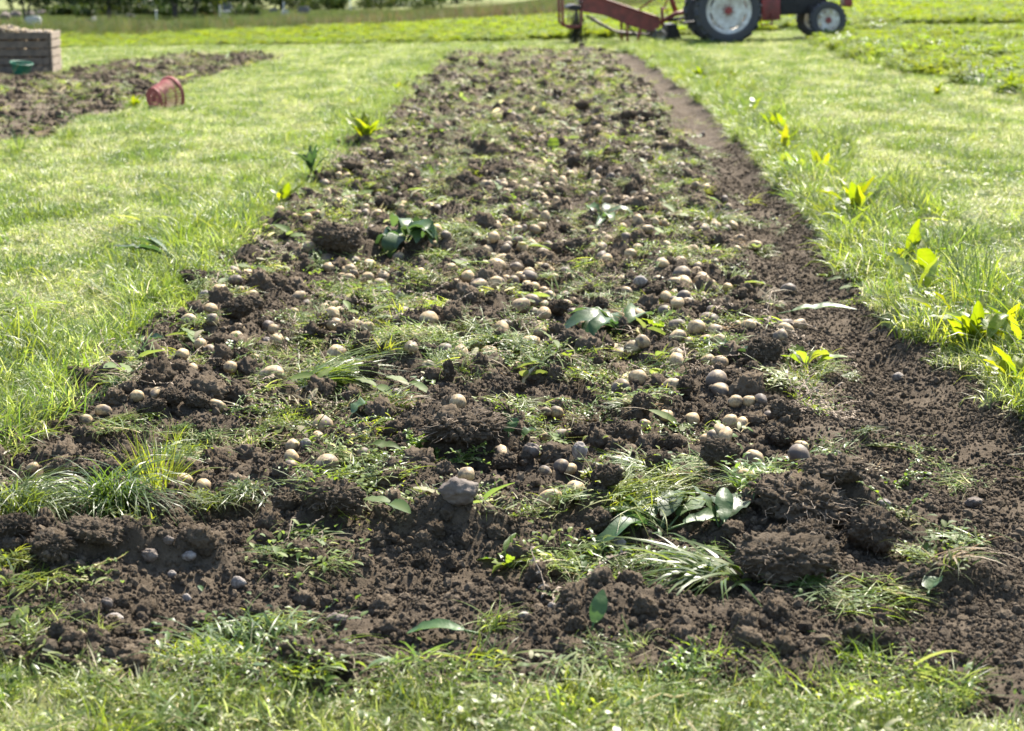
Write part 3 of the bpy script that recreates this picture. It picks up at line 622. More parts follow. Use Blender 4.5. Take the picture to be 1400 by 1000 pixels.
tuft(1040, 670, 70, .06, .05, .12, .005, (.4, 1.1), (.7, 2.0), GRASS_DEEP, 'bright leafy weeds behind the big clod bank', leaflets=60, phrase='the leafy weeds behind the bank')
tuft(760, 770, 120, .07, .05, .12, .002, (.2, 1.0), (.4, 1.8), BRIGHT, 'fine fluffy heap of pulled grass beside the spoon-leaved weed', leaflets=40, phrase='the fluffy heap')
tuft(860, 790, 80, .09, .06, .15, .004, (.2, .9), (.6, 1.8), GRASS_DEEP, 'leafy green trail at the foot of the pulled weed pile', leaflets=70)
tuft(1290, 960, 50, .05, .07, .13, .004, (.7, 1.4), (.4, 1.5), GRASS_DEEP, 'green grass shoots on a small clod at the near right', leaflets=30)
tuft(1340, 440, 26, .05, .25, .42, .005, (1.2, 1.5), (.1, .6), GRASS_DEEP, 'tall sparse grass stalks rising at the right lawn edge')
tuft(10, 800, 22, .03, .06, .13, .007, (.5, 1.2), (.9, 2.2), WILT, 'limp grey-green grass hanging at the left picture edge')
sprig(570, 622, 20, .075, BRIGHT, 'crinkly bright green weed rosette like parsley on soil', 'parsley_weed', up=.9, leaf=.016, phrase='the crinkly bright weed', ball=True)
sprig(630, 632, 10, .10, WILT, 'pale feathery weed sprig right of the crinkly bright weed', phrase='the feathery sprig')
sprig(320, 545, 16, .20, WILT, 'sprawling thin-stemmed weed with tiny leaves in the left row', up=.4, phrase='the sprawling thin weed')
sprig(395, 510, 12, .24, WILT, 'second thin-stemmed sprawling weed reaching right over a large potato', up=.3, az=.3)
sprig(1230, 668, 8, .12, GRASS_DEEP, 'leafy sprig lying on the bare soil right of the big clod bank', phrase='the bare-soil sprig')
sprig(1230, 720, 4, .16, BRIGHT, 'thin upright weed stem above the big clods', up=1.0)
sprig(1180, 610, 7, .28, WILT, 'long thin runner weed lying over the bare right margin', up=.12, az=.0, phrase='the long runner weed')
sprig(815, 655, 7, .06, BRIGHT, 'small yellow toothed weed behind the pale grass sheaf', up=1.0, leaf=.022)
sprig(940, 920, 9, .08, GRASS_DEEP, 'small leafy weed in the near grass edge, right of middle')
sprig(1130, 380, 6, .07, BRIGHT, 'tiny yellow weed on the bare right margin')
sprig(840, 545, 10, .12, WILT, 'pale leafy sprig in the middle of the clods right of centre')
sprig(590, 470, 14, .13, WILT, 'pale mat of cut weed beside two round potatoes left of middle', up=.3)

def clump_mesh(seed, m, n, nl):
    q = Leafy(seed); r = q.r; a0 = U(r, 0, 6.28)
    for i in range(n):
        q.strip((r.gauss(0, .045), r.gauss(0, .03), abs(r.gauss(0, .018))), a0 + r.gauss(0, .8) + (3.14 if r.random() < .35 else 0), U(r, .05, .15), U(r, .0022, .0048), U(r, -.1, .9), U(r, .4, 1.9), U(r, .87, 1) if r.random() < .12 else r.random() * .8, 5, side=U(r, -1, 1))
    for i in range(nl):
        q.strip((r.gauss(0, .05), r.gauss(0, .035), abs(r.gauss(.012, .02))), U(r, 0, 6.28), U(r, .012, .034), U(r, .006, .016), U(r, -.4, .9), U(r, .3, 1.5), r.random() * .75, 4, 'leaf', U(r, -.2, .5))
    for i in range(9):
        x, y, z = r.gauss(0, .04), r.gauss(0, .03), U(r, .005, .03); a = a0 + r.gauss(0, .9); pts = []
        for k in range(6): pts.append((x, y, z)); x += math.cos(a) * .02; y += math.sin(a) * .02; a += U(r, -.5, .5); z = max(.004, z + U(r, -.01, .01))
        q.stem(pts, .0013, U(r, .6, 1))
    return q.mesh('weed_clump', m)
CLUMPS = [clump_mesh(600 + i, mm, a, b) for i, (mm, a, b) in enumerate([(BRIGHT, 90, 20), (WILT, 80, 40), (GRASS_DEEP, 100, 20), (WILT, 40, 90), (GRASS_DEEP, 40, 80), (BRIGHT, 60, 60), (BRIGHT, 120, 10), (WILT, 110, 10)])]
CNAME = ['yellow-green', 'dull green', 'grassy green', 'pale leafy', 'dark leafy', 'bright leafy', 'bright grassy', 'pale grassy']
CPX = [(500,300),(520,265),(560,262),(622,238),(640,215),(540,412),(500,400),(590,462),(640,455),(560,472),(470,402),(700,482),(950,412),(1000,380),(940,350),(990,345),(900,300),(1040,352),(830,392),(800,402),(850,422),(770,300),(860,252),(1080,522),(1130,512),(1000,472),(960,482),(910,492),(700,562),(840,562),(650,502),(660,472),(440,472),(340,522),(480,632),(540,662),(480,662),(800,692),(885,692),(830,772),(800,752),(420,742),(380,762),(440,782),(330,872),(370,862),(310,902),(1230,702),(1300,742),(1260,762),(1010,667),(1060,662),(880,652),(930,652),(240,592),(270,692),(320,682),(180,522),(130,592),(60,692),(20,782),(60,802),(1150,522),(1180,592),(980,760),(930,790),(880,770),(905,660),(860,720),(780,790),(740,760),(1110,800),(1140,822),(1200,820),(250,640),(520,350),(600,360),(640,320),(680,290),(560,290),(480,270),(460,300),(870,290),(930,270),(1000,300),(820,210),(700,200),(640,170),(600,180),(560,210),(740,150),(680,120),(820,130),(760,100),(880,190),(660,90),(720,240),(940,220)]
def label_by_marks(pos, noun):
    ORD_ = ['nearest', 'second', 'third', 'fourth', 'fifth', 'sixth', 'seventh', 'eighth', 'ninth', 'tenth', 'eleventh', 'twelfth'] + ['%dth' % i for i in range(13, 200)]
    pl = {}; out = {}
    for i, (a, b) in enumerate(pos):
        best = min(MARKS, key=lambda mk: math.hypot(mk[1].x - a, (mk[1].y - b) * .6)); dx, dy = a - best[1].x, (b - best[1].y) * .6
        side = ('right of' if dx > 0 else 'left of') if abs(dx) >= abs(dy) else ('behind' if dy > 0 else 'in front of')
        pl.setdefault((best[0], side), []).append((math.hypot(dx, dy), i))
    for (ph, side), l in pl.items():
        for j, (d, i) in enumerate(sorted(l)): out[i] = '%s %s %s %s' % (ORD_[j], noun, side, ph)
    return out
# ------------------------------------------------------------------ large clods and stones
def put_lump(meshes, u, v, wpx, hpx, label, cat, name, phrase=None, sink=.35, k=None, group=None, roots=0):
    p = spot(u, v + hpx * .25); s_ = scale_at(p.y); w = wpx / s_; hgt = hpx / s_ * 1.0; me = meshes[rnd.randrange(len(meshes)) if k is None else k]
    d = me_dim(me); o = link(name, me, None, None, p + Vector((0, 0, hgt - .5 * (1 + sink * .3) * max(hgt, .55 * w / d[0] * d[2]))), (rnd.uniform(-.25, .25), rnd.uniform(-.25, .25), 0), (w / d[0], w / d[0] * .9, max(hgt / d[2], .55 * w / d[0])))
    tag(o, label, cat, group)
    if phrase: mark(phrase, o)
    if roots:
        q = MB()
        for i in range(roots):
            a = rnd.uniform(0, 6.28); e = rnd.uniform(-.2, 1.3); b = Vector((math.cos(a) * math.cos(e) * d[0], math.sin(a) * math.cos(e) * d[1], math.sin(e) * d[2])) * .5
            pts = [b * .75]; dr = b.normalized()
            for j in range(4): pts.append(pts[-1] + (dr + Vector((rnd.uniform(-1, 1), rnd.uniform(-1, 1), rnd.uniform(-1.3, .6)))).normalized() * .011)
            q.tube(pts, [.0007, .0006, .0005, .0004, .0003], 3)
        tag(q.build('root_fibres', ROOT, o), kind='stuff')
    return o
_dim = {}
def me_dim(me):
    if me.name not in _dim:
        a = np.empty(len(me.vertices) * 3, np.float32); me.vertices.foreach_get('co', a); a = a.reshape(-1, 3); _dim[me.name] = a.max(0) - a.min(0)
    return _dim[me.name]
CL = [(325, 432, 46, 34, 'rounded dark clod at the left edge of the bed among potatoes', 'the left-edge clod'), (460, 338, 70, 40, 'dark overhanging clod bank left of the dock heap', 'the dark clod bank'),
      (1072, 572, 44, 34, 'angular dark clod right of the right potato cluster', 'the angular clod'), (1042, 492, 60, 44, 'rooty dark clod below the long lying dock leaf', 'the rooty dark clod'),
      (984, 632, 56, 46, 'dark lumpy clod behind the pulled weed pile', 'the lumpy clod'), (1195, 738, 78, 66, 'big round clod full of roots, right end of the clod bank', 'the big round clod'),
      (1105, 742, 84, 46, 'rounded clod in the middle of the big clod bank', 'the middle bank clod'), (1075, 775, 150, 62, 'largest sod clod lying lowest in the big clod bank', 'the largest sod clod'),
      (1095, 690, 150, 56, 'long rough sod clod forming the back of the clod bank', 'the long sod clod'), (1140, 660, 90, 36, 'crumbling clod on top behind the clod bank', 'the crumbling clod'),
      (818, 722, 42, 36, 'square-edged dark clod in the pulled weeds', 'the square-edged clod'), (614, 516, 17, 36, 'narrow upright clod standing on end', 'the narrow upright clod'),
      (683, 563, 30, 16, 'small dark slab of soil tipped up in the middle', 'the tipped slab'), (640, 598, 120, 34, 'dark step of packed soil left of the half-buried potato', 'the dark soil step'),
      (440, 905, 120, 48, 'broad clod mound poking out of the near grass', 'the broad near clod'), (1205, 882, 52, 34, 'dark clod pair, right one, at the near right', 'the near right clod'), (1166, 878, 34, 40, 'dark clod pair, left one, at the near right', None),
      (455, 690, 90, 48, 'rooty sod mound left of the grey stone', 'the rooty sod mound'), (235, 548, 34, 24, 'dark round clod at the left among buried potatoes', 'the dark round clod'), (270, 555, 40, 22, 'dark clod beside the dark round clod', None),
      (210, 565, 40, 30, 'lumpy clod at the left of the buried potatoes', None), (880, 560, 34, 28, 'clod beside the pale sprig right of centre', 'the sprig-side clod'), (935, 540, 30, 28, 'dark ball clod left of the right potato cluster', None), (850, 600, 60, 34, 'broad dark clod below the sprig-side clod', 'the broad dark clod'),
      (1065, 605, 44, 30, 'fibrous clod below the angular clod', 'the fibrous clod'), (920, 612, 26, 22, 'small clod left of the loose potato trail', None), (690, 640, 36, 22, 'crumbly clod right under the half-buried potato', None),
      (790, 600, 30, 18, 'low clod right of three small potatoes', None), (150, 868, 48, 18, 'flat dark clod under the two pebbles at near left', 'the flat near-left clod'), (155, 888, 26, 16, 'small dark clod below the flat one', None),
      (75, 760, 60, 44, 'dark clod with grass roots at the left', 'the grass-root clod'), (20, 730, 60, 40, 'dark clod at the left picture edge under drooping grass', None), (205, 700, 60, 44, 'shaded clod under the spiky bright tuft', None),
      (130, 745, 80, 30, 'low shaded clod in front of the large drooping tuft', None), (390, 690, 40, 26, 'clod left of the rooty sod mound', None), (1280, 935, 60, 40, 'clod with green shoots at the near right', None),
      (505, 510, 30, 24, 'dark clod right of the lying grass sheaf', None), (330, 490, 28, 20, 'small dark clod above the sprawling thin weed', None), (830, 660, 50, 34, 'dark clod behind the pale grass sheaf', None),
      (900, 640, 40, 28, 'dark clod right of the yellow toothed weed', None), (1005, 430, 34, 22, 'dark clod near the right margin, above the rooty one', None), (895, 405, 30, 20, 'clod beside the right potato row', None),
      (762, 425, 34, 22, 'dark clod hollow beside the middle potatoes', 'the middle clod'), (720, 405, 22, 18, 'small black clod left of two large middle potatoes', None), (790, 340, 40, 22, 'crumbly clod right of the middle potato heap', None),
      (530, 285, 36, 22, 'dark clod far up the left row', 'the far left clod'), (480, 230, 60, 26, 'dark clod at the left edge, far up', 'the far left-edge clod'), (860, 160, 34, 22, 'dark clod far up the right row', 'the far right clod'), (795, 150, 34, 26, 'dark pointed clod far up the middle', 'the pointed far clod'),
      (838, 100, 44, 18, 'dark clod bank near the far end of the bed', None), (620, 84, 24, 14, 'dark clod at the far left corner of the bed', None), (893, 82, 16, 12, 'dark clod at the far right corner of the bed', None), (890, 165, 40, 24, 'brown clod far right beside the dark one', None),
      (268, 388, 46, 24, 'rooty clod pulled up with the flopped plant on the lawn edge', None), (1160, 335, 30, 20, 'round clod at the foot of the right lawn edge', 'the lawn-foot clod'), (208, 965, 70, 16, 'brown trodden clod in the near grass, left one of three', None), (264, 990, 70, 20, 'brown trodden clod at the bottom picture edge', None), (272, 944, 44, 16, 'small brown clod in the near grass, farthest of three', None)]
for i, c in enumerate(CL):
    if c[1] < 270: c = (c[0], c[1], c[2] * .7, c[3] * .55) + c[4:]
    put_lump(CLODS, c[0], c[1], c[2], c[3], c[4], 'clod', 'soil_clod', c[5], k=i % 8, roots=60 if c[2] > 52 and c[1] > 450 else 0, group='large soil clods')
ST = [(627, 682, 56, 42, 'big earth-stained grey stone under a potato in the middle', 'the big grey stone', STONESD), (725, 622, 26, 26, 'cube-shaped brown stone right of the half-buried potato', 'the cube-shaped stone', STONESD), (792, 628, 22, 26, 'grey wedge stone beside the broad dark clod', None, STONES),
      (845, 750, 22, 18, 'tan block stone at the foot of the weed pile', None, STONES), (259, 768, 22, 14, 'pale angular stone on the near left soil', 'the pale angular stone', STONES), (326, 803, 22, 17, 'largest pale stone at the near left', 'the largest pale stone', STONES),
      (235, 790, 13, 12, 'small upright grey stone between two pale ones', None, STONES), (205, 768, 24, 20, 'grey stone set in the soil bank at the left', None, STONESD), (231, 754, 16, 14, 'round dark pebble beside the pale angular stone', None, STONESD), (146, 834, 18, 19, 'round grey pebble touching the larger tan pebble', None, STONESD),
      (156, 851, 26, 15, 'tan oval pebble on the flat near-left clod', None, STONES), (255, 822, 14, 14, 'pale pebble under a leaf at near left', None, STONES), (461, 853, 30, 18, 'brown half-buried stone at the near middle left', 'the brown half-buried stone', STONESD), (302, 621, 14, 8, 'pale flat pebble on soil at the left', None, STONES), (287, 645, 12, 7, 'small pale pebble below the flat one', None, STONES),
      (281, 408, 18, 14, 'blue-grey stone at the left edge among potatoes', None, STONES), (1228, 518, 16, 13, 'grey stone on the bare right margin', 'the margin stone', STONES), (1330, 690, 26, 16, 'dark stone on the bare soil at far right of the foreground', None, STONESD), (1208, 700, 18, 12, 'blue-grey stone on the big clod bank', None, STONES), (1143, 622, 14, 10, 'grey stone behind the crumbling clod', None, STONES),
      (716, 843, 16, 10, 'pale flat stone at the near middle', None, STONES), (755, 832, 14, 10, 'pinkish pebble at the near middle', None, STONES), (418, 613, 16, 14, 'grey stone touching a potato at the left', None, STONES), (875, 393, 20, 16, 'slate-grey stone tipped up in the right row', None, STONES), (503, 210, 18, 10, 'grey stone at the left lawn edge far up', None, STONES), (1190, 962, 30, 10, 'flat pinkish stone in the near right grass', None, STONES),
      (365, 470, 14, 12, 'blue-grey stone left of centre among clods', None, STONES), (1140, 790, 10, 8, 'white pebble on the largest sod clod', None, STONES)]
for i, c in enumerate(ST):
    o = put_lump(c[6], c[0], c[1], c[2], c[3], c[4], 'stone', 'field_stone', c[5], k=i % 4, sink=.3, group='stones in the dug soil')

# ------------------------------------------------------------------ tractor, digger, crate, baskets
def wheel(name, parent, loc, rad, width, rimr, lugs, dish):
    w = empty(name, (0, 0, 0)); w.parent = parent; w.location = loc; h = width / 2
    p = [(rimr * .98, -h * .75), (rimr * 1.08, -h * .95), (rad * .80, -h * 1.0), (rad * .92, -h * .93), (rad * .965, -h * .7), (rad * .975, -h * .3)]
    p = p + [(r, -z) for r, z in p[::-1]]; q = MB().lathe(p, 64, RX)
    for i in range(lugs):
        for s_ in (-1, 1):
            a = (i + (.5 if s_ > 0 else 0)) / lugs * 2 * math.pi
            M = Matrix.Rotation(-a, 3, 'Y') @ Matrix.Rotation(s_ * R(38), 3, 'X')
            c = Matrix.Rotation(-a, 3, 'Y') @ Vector((rad * .965, s_ * h * .48, 0))
            q.box(c, (rad * .075, h * 1.15, rad * .065), M)
    ty = q.build('tyre', RUBBER, w, 'auto')
    rp = [(rimr * .86, -h * .55), (rimr * .93, -h * .70), (rimr * 1.0, -h * .82), (rimr * 1.03, -h * .86), (rimr * 1.03, -h * .74), (rimr * .9, -h * .4), (rimr * .88, 0), (rimr * .9, h * .4), (rimr * 1.03, h * .74), (rimr * 1.03, h * .86), (rimr, h * .82), (rimr * .86, h * .55)]
    rm = MB().lathe(rp + [rp[0]], 64, RX).build('rim', WHITE, w, 'auto')
    for s_ in (-1, 1):
        pass
    d0 = [(.001, dish - .03), (rimr * .22, dish - .03), (rimr * .27, dish), (rimr * .55, dish + .012), (rimr * .72, dish + .035), (rimr * .77, dish + .06), (rimr * .77, dish + .075), (rimr * .5, dish + .05), (.001, dish + .03)]
    dk = MB().lathe([(r, z) for r, z in d0], 48, RX)
    for i in range(8):
        a = i * math.pi / 4 + .2; c = Matrix.Rotation(-a, 3, 'Y') @ Vector((rimr * .83, -(dish + .06), 0)); dk.box(c, (rimr * .22, .02, rimr * .3), Matrix.Rotation(-a, 3, 'Y'))
    dk.build('wheel_disc', WHITE, w, 'auto')
    hb = MB().lathe([(.001, -.05), (rimr * .12, -.05), (rimr * .15, -.03), (rimr * .17, .03), (.001, .03)], 24, Matrix.Translation((0, 0, 0)).to_3x3() @ RX)
    hb.v = [(x, y - (dish + .05), z) for x, y, z in hb.v]
    for i in range(8):
        a = i * math.pi / 4; c = (rimr * .24 * math.cos(a), -(dish + .055), rimr * .24 * math.sin(a)); hb.box(c, (.022, .03, .022))
    hb.build('hub', REDT, w, 'auto')
    return w
RXs = 1
def tractor():
    p = Vector(at(996, 61, lawn_h)); t = empty('tractor', p); t.rotation_euler = (0, -math.atan(.05), R(3))
    tag(t, 'old red tractor with white wheel rims parked at the far end of the bed', 'tractor'); mark('the tractor', t)
    WB, TR = 1.84, 1.35
    # near side lies towards the camera (local -Y); RX turns a profile so that a negative height faces +Y
    for y in (0, TR): wheel('rear_wheel', t, (0, y, .60), .60, .34, .40, 20, .01).rotation_euler = (0, .3, 0 if y == 0 else math.pi)
    for y in (.1, TR - .1): wheel('front_wheel', t, (WB, y, .335), .335, .17, .20, 22, .02).rotation_euler = (0, .1, 0 if y < .5 else math.pi)
    cy = TR / 2
    b = MB(); b.box((.05, cy, .66), (.62, .42, .46), bev=.04); b.box((.66, cy, .66), (.7, .34, .36), bev=.03); b.box((1.45, cy, .66), (.95, .36, .42), bev=.03); b.build('engine_block', IRON, t, 'auto')
    b = MB(); b.lathe([(.001, -TR / 2 + .12), (.08, -TR / 2 + .12), (.10, -.3), (.10, .3), (.08, TR / 2 - .12), (.001, TR / 2 - .12)], 16, RX); b.v = [(x, y + cy, z + .6) for x, y, z in b.v]; b.build('rear_axle', REDT, t, 'auto')
    b = MB(); b.box((WB - .02, cy, .42), (.12, 1.0, .11), bev=.02); b.tube([(WB, .13, .345), (WB, cy, .40), (WB, TR - .13, .345)], .035); b.build('front_axle', REDT, t, 'auto')
    b = MB(); b.prism([(.86, .88), (2.3, .86), (2.36, .95), (2.34, 1.18), (2.2, 1.26), (.86, 1.3)], cy - .27, cy + .27); b.build('hood', REDT, t)
    b = MB(); b.box((2.365, cy, 1.03), (.03, .42, .28)); [b.box((2.385, cy, .93 + i * .05), (.015, .40, .012)) for i in range(5)]; b.build('grille', STEEL, t)
    b = MB(); b.box((.86, cy - .3, .60), (.34, .06, .46), bev=.03); b.build('side_panel', REDT, t, 'auto')
    b = MB(); b.box((1.62, cy - .2, .48), (.09, .1, .22), bev=.02); b.build('oil_sump', IRON, t, 'auto')
    b = MB(); b.tube([(.66, cy - .36, .5), (.66, cy - .36, .30), (.86, cy - .36, .30), (.86, cy - .36, .5)], .018); b.build('step', REDT, t)
    for y in (0, TR):
        f = MB(); n = 14; ins = []; pol = []
        for i in range(n + 1):
            a = R(20) + R(140) * i / n; pol.append((.68 * math.cos(a), .60 + .68 * math.sin(a)))
        for i in range(n, -1, -1):
            a = R(20) + R(140) * i / n; pol.append((.66 * math.cos(a), .60 + .66 * math.sin(a)))
        f.prism(pol, y - .2 if y == 0 else y - .16, y + .16 if y == 0 else y + .2); f.build('fender', REDT, t)
    b = MB(); b.box((.05, cy, 1.12), (.42, .44, .07), bev=.03); b.box((-.18, cy, 1.28), (.07, .44, .32), bev=.03); b.build('seat', IRON, t, 'auto')
    b = MB(); b.tube([(.8, cy, 1.2), (.55, cy, 1.48)], .02)
    b.tube([(.55 + .13 * math.cos(k * math.pi / 8) * .75, cy + .19 * math.sin(k * math.pi / 8), 1.48 + .13 * math.cos(k * math.pi / 8) * .9) for k in range(17)], .013, 6); b.build('steering_wheel', IRON, t, True)
    b = MB(); b.tube([(1.6, cy - .1, 1.26), (1.6, cy - .1, 1.9)], .03); b.build('exhaust_pipe', IRON, t, 'auto')
    b = MB(); b.box((2.32, cy, .62), (.12, .5, .16), bev=.02); b.box((2.2, cy - .2, .80), (.40, .08, .06)); b.box((2.25, cy - .26, .70), (.06, .05, .22)); b.build('front_bracket', REDT, t, 'auto')
    b = MB(); b.lathe([(.001, -.03), (.06, -.03), (.085, .0), (.07, .06), (.001, .08)], 20, RX); b.v = [(x + 2.08, y + cy - .33, z + .83) for x, y, z in b.v]; b.build('headlight', WHITE, t, 'auto')
    for s_ in (-.12, .12): b = MB(); b.tube([(-.2, cy + s_, .42), (-.75, cy + s_ * 1.6, .40)], .025); b.build('hitch_arm', IRON, t)
    return t
TRACT = tractor()
def digger():
    s_ = 69.0; p = Vector(at(905, 60, lawn_h)); t = empty('potato_digger', p); t.rotation_euler = (0, -.04, R(2)); mark('the potato digger', t)
    tag(t, 'red potato digger with sloping elevator chute hitched behind the tractor', 'farm implement')
    P = lambda u, v: ((u - 905) / s_, (60 - v) / s_)
    WD = 1.15
    pol = [P(*q) for q in [(903, 27), (828, -1), (804, -10), (803, 15), (812, 17), (834, 21), (877, 40), (891, 43.5), (903, 39)]]
    for y in (0, WD): MB().prism(pol, y - .015, y + .015).build('side_panel', RED, t)
    for y in (-.02, ):
        a, b_ = P(903, 27), P(804, -10); MB().tube([(a[0], y, a[1]), (b_[0], y, b_[1])], .022).build('panel_edge_rail', RED, t)
    a, b_ = P(897, 36), P(800, 2)
    for i in range(34):
        k = i / 33; MB().tube([(a[0] + (b_[0] - a[0]) * k, .02, a[1] + (b_[1] - a[1]) * k), (a[0] + (b_[0] - a[0]) * k, WD - .02, a[1] + (b_[1] - a[1]) * k)], .012, 5).build('web_bar', IRON, t)
    for y in (-.1, WD + .1):
        w = MB().lathe([(.045, -.05), (.10, -.055), (.118, -.035), (.122, 0), (.118, .035), (.10, .055), (.045, .05), (.045, -.05)], 28, RX); c = P(902, 50); w.v = [(x + c[0], q + y, z + c[1]) for x, q, z in w.v]
        o = w.build('wheel', RUBBER, t, 'auto'); w = MB().lathe([(.001, -.04), (.05, -.045), (.085, -.06), (.085, .06), (.001, .04)], 24, RX); w.v = [(x + c[0], q + y, z + c[1]) for x, q, z in w.v]; w.build('rim', STEEL, o, 'auto')
    def tb(name, pts, r, m, y=0, n=7): MB().tube([(P(*q)[0], y + (q[2] if len(q) > 2 else 0), P(*q)[1]) for q in [(a_[0], a_[1]) for a_ in pts]], r, n).build(name, m, t, True)
    tb('support_leg', [(860, 31), (860, 58)], .025, RED, -.03); tb('support_leg', [(877, 40), (873, 56)], .03, RED, -.03); tb('support_leg', [(860, 31), (860, 58)], .025, RED, WD)
    tb('brace', [(862, 36), (873, 50)], .02, IRON, -.03); tb('sieve_rod', [(813, 22), (828, 32), (845, 42), (862, 45), (890, 48)], .024, STEEL, .1); tb('sieve_rod', [(813, 22), (828, 32), (845, 42), (862, 45), (890, 48)], .024, STEEL, WD - .1)
    tb('headstock_post', [(919, -22), (923, 2), (930, 24)], .035, RED, .45); tb('headstock_post', [(919, -22), (923, 2), (930, 24)], .035, RED, .75)
    tb('tie_rod', [(876, 15), (919, -12)], .018, RED, .02); tb('tie_rod', [(919, -2), (907, 24)], .018, RED, .3)
    tb('crank_post', [(906, 13), (906, 38)], .032, RED, -.03); tb('crank_handle', [(906, 14), (912, 16), (912, 22)], .015, RED, -.03)
    tb('drawbar', [(898, 36), (912, 30), (926, 23), (938, 21)], .045, RED, .3); tb('drawbar', [(918, 32), (935, 30), (953, 26), (962, 26)], .035, IRON, .6)
    tb('hitch_pin', [(938, 13), (938, 28)], .02, IRON, .3); tb('chain', [(926, 30), (929, 36), (934, 30)], .02, IRON, .4)
    q = MB(); c = P(921, 45); q.prism([(c[0] - .14, c[1] - .2), (c[0] + .16, c[1] - .16), (c[0] + .06, c[1] + .14), (c[0] - .1, c[1] + .12)], .1, WD - .1); q.build('digging_share', IRON, t)
    # discharge end: hoop frame, roller and hanging sieve rods
    tb('end_post', [(778, -20), (777, 4), (777, 28), (782, 34), (798, 34), (801, 30), (801, 12)], .028, RED, .0); tb('end_post', [(778, -20), (777, 4), (777, 28), (782, 34), (798, 34), (801, 30), (801, 12)], .028, RED, WD)
    tb('top_rail', [(778, -20), (804, -10)], .03, RED); tb('top_rail', [(778, -20), (804, -10)], .03, RED, WD)
    c = P(793, 9); q = MB().lathe([(.001, 0), (.09, 0), (.1, .03), (.1, WD - .03), (.001, WD)], 20, Matrix.Rotation(-math.pi / 2, 3, 'X')); q.v = [(x * 1.3 + c[0], y, z * .55 + c[1]) for x, y, z in q.v]; q.build('end_roller', IRON, t, 'auto')
    for i in range(6): tb('sieve_rod', [(784 + i * 3.2, 12), (783 + i * 3.2, 33)], .008, STEEL, .02, 5)
    return t
DIG = digger()
def vines():                                    # haulm caught on the digger's end, hanging to the ground
    p = Vector(at(789, 62, G)); q = Leafy(77); r = q.r; H = .62
    for i in range(46):
        x, y = r.gauss(0, .07), r.gauss(.1, .08); z = H * U(r, .55, 1.05); pts = []
        while z > .0 and len(pts) < 9: pts.append((x, y, z)); z -= .09; x += r.gauss(0, .018); y += r.gauss(0, .02)
        pts.append((x, y, max(0, z)))
        if len(pts) > 1: q.stem(pts, .008, r.random() * .4)
        for k in pts: q.strip(k, U(r, 0, 6.28), U(r, .05, .10), .03, U(r, -1.2, .3), 1, r.random() * .3, 3, 'leaf', .3)
    tag(link('vine_clump', q.mesh('vine_clump', leaf_material('soiled_haulm', (.03, .03, .015), (.05, .055, .025), (.08, .085, .03), .2, .6, .3)), None, None, p), 'muddy haulm hanging from the discharge end of the digger', 'plant')
vines()
def crate():
    p = Vector(at(72, 102, lawn_h)); t = empty('potato_crate', p, R(6)); tag(t, 'slatted wooden potato crate filled to the top, left of the lawn', 'crate'); mark('the crate', t)
    W, D, H, n = 1.25, 1.0, .65, 5; bh = .108; gap = (H - .02 - n * bh) / (n - 1)
    for i in range(n):
        z = .02 + bh / 2 + i * (bh + gap)
        for y in (0, D): MB().box((-W / 2 - .01, y, z + rnd.uniform(-.004, .004)), (W - .05, .024, bh), Matrix.Rotation(rnd.uniform(-.006, .006), 3, 'Y'), bev=.003).build('slat', WOOD_SHADE, t)
        for x in (.0, -W): MB().box((x, D / 2, z + rnd.uniform(-.006, .006)), (.024, D + .03, bh * 1.02), None, bev=.003).build('slat', WOOD_SUN, t)  # side slats carry the painted sunlit tone, front and back the shaded one
    for x in (-.05, -W + .05):
        for y in (.05, D - .05): MB().box((x, y, H / 2), (.07, .07, H), None, bev=.004).build('corner_post', WOOD_SHADE, t)
    for i in range(6): MB().box((-W / 2, .09 + i * .165, .07), (W - .05, .13, .022)).build('floor_board', WOOD_SHADE, t)
    for y in (.08, D / 2, D - .08): MB().box((-W / 2, y, .03), (W - .05, .09, .055)).build('skid', WOOD_SHADE, t)
    return t, p, W, D, H
CR, cp0, CW, CD, CH = crate()
def crate_fill():
    n = 620; Rz = Matrix.Rotation(R(6), 3, 'Z'); P_ = []
    for i in range(n):
        x = rnd.uniform(-CW + .07, -.07); y = rnd.uniform(.06, CD - .06); k = i / n
        top = CH - .005 + .09 * math.exp(-((x + .75) / .28) ** 2 - ((y - .35) / .4) ** 2)
        z = top - .03 if k > .45 else rnd.uniform(.1, top)
        P_.append(cp0 + Rz @ Vector((x, y, z + rnd.uniform(-.02, .02))))
    scatter('crated_potatoes', P_, rng.uniform(0, 6.28, (n, 3)), rng.uniform(.9, 1.35, n), rng.integers(0, 7, n), POTS, 'pale potatoes heaped inside the wooden crate')
crate_fill()
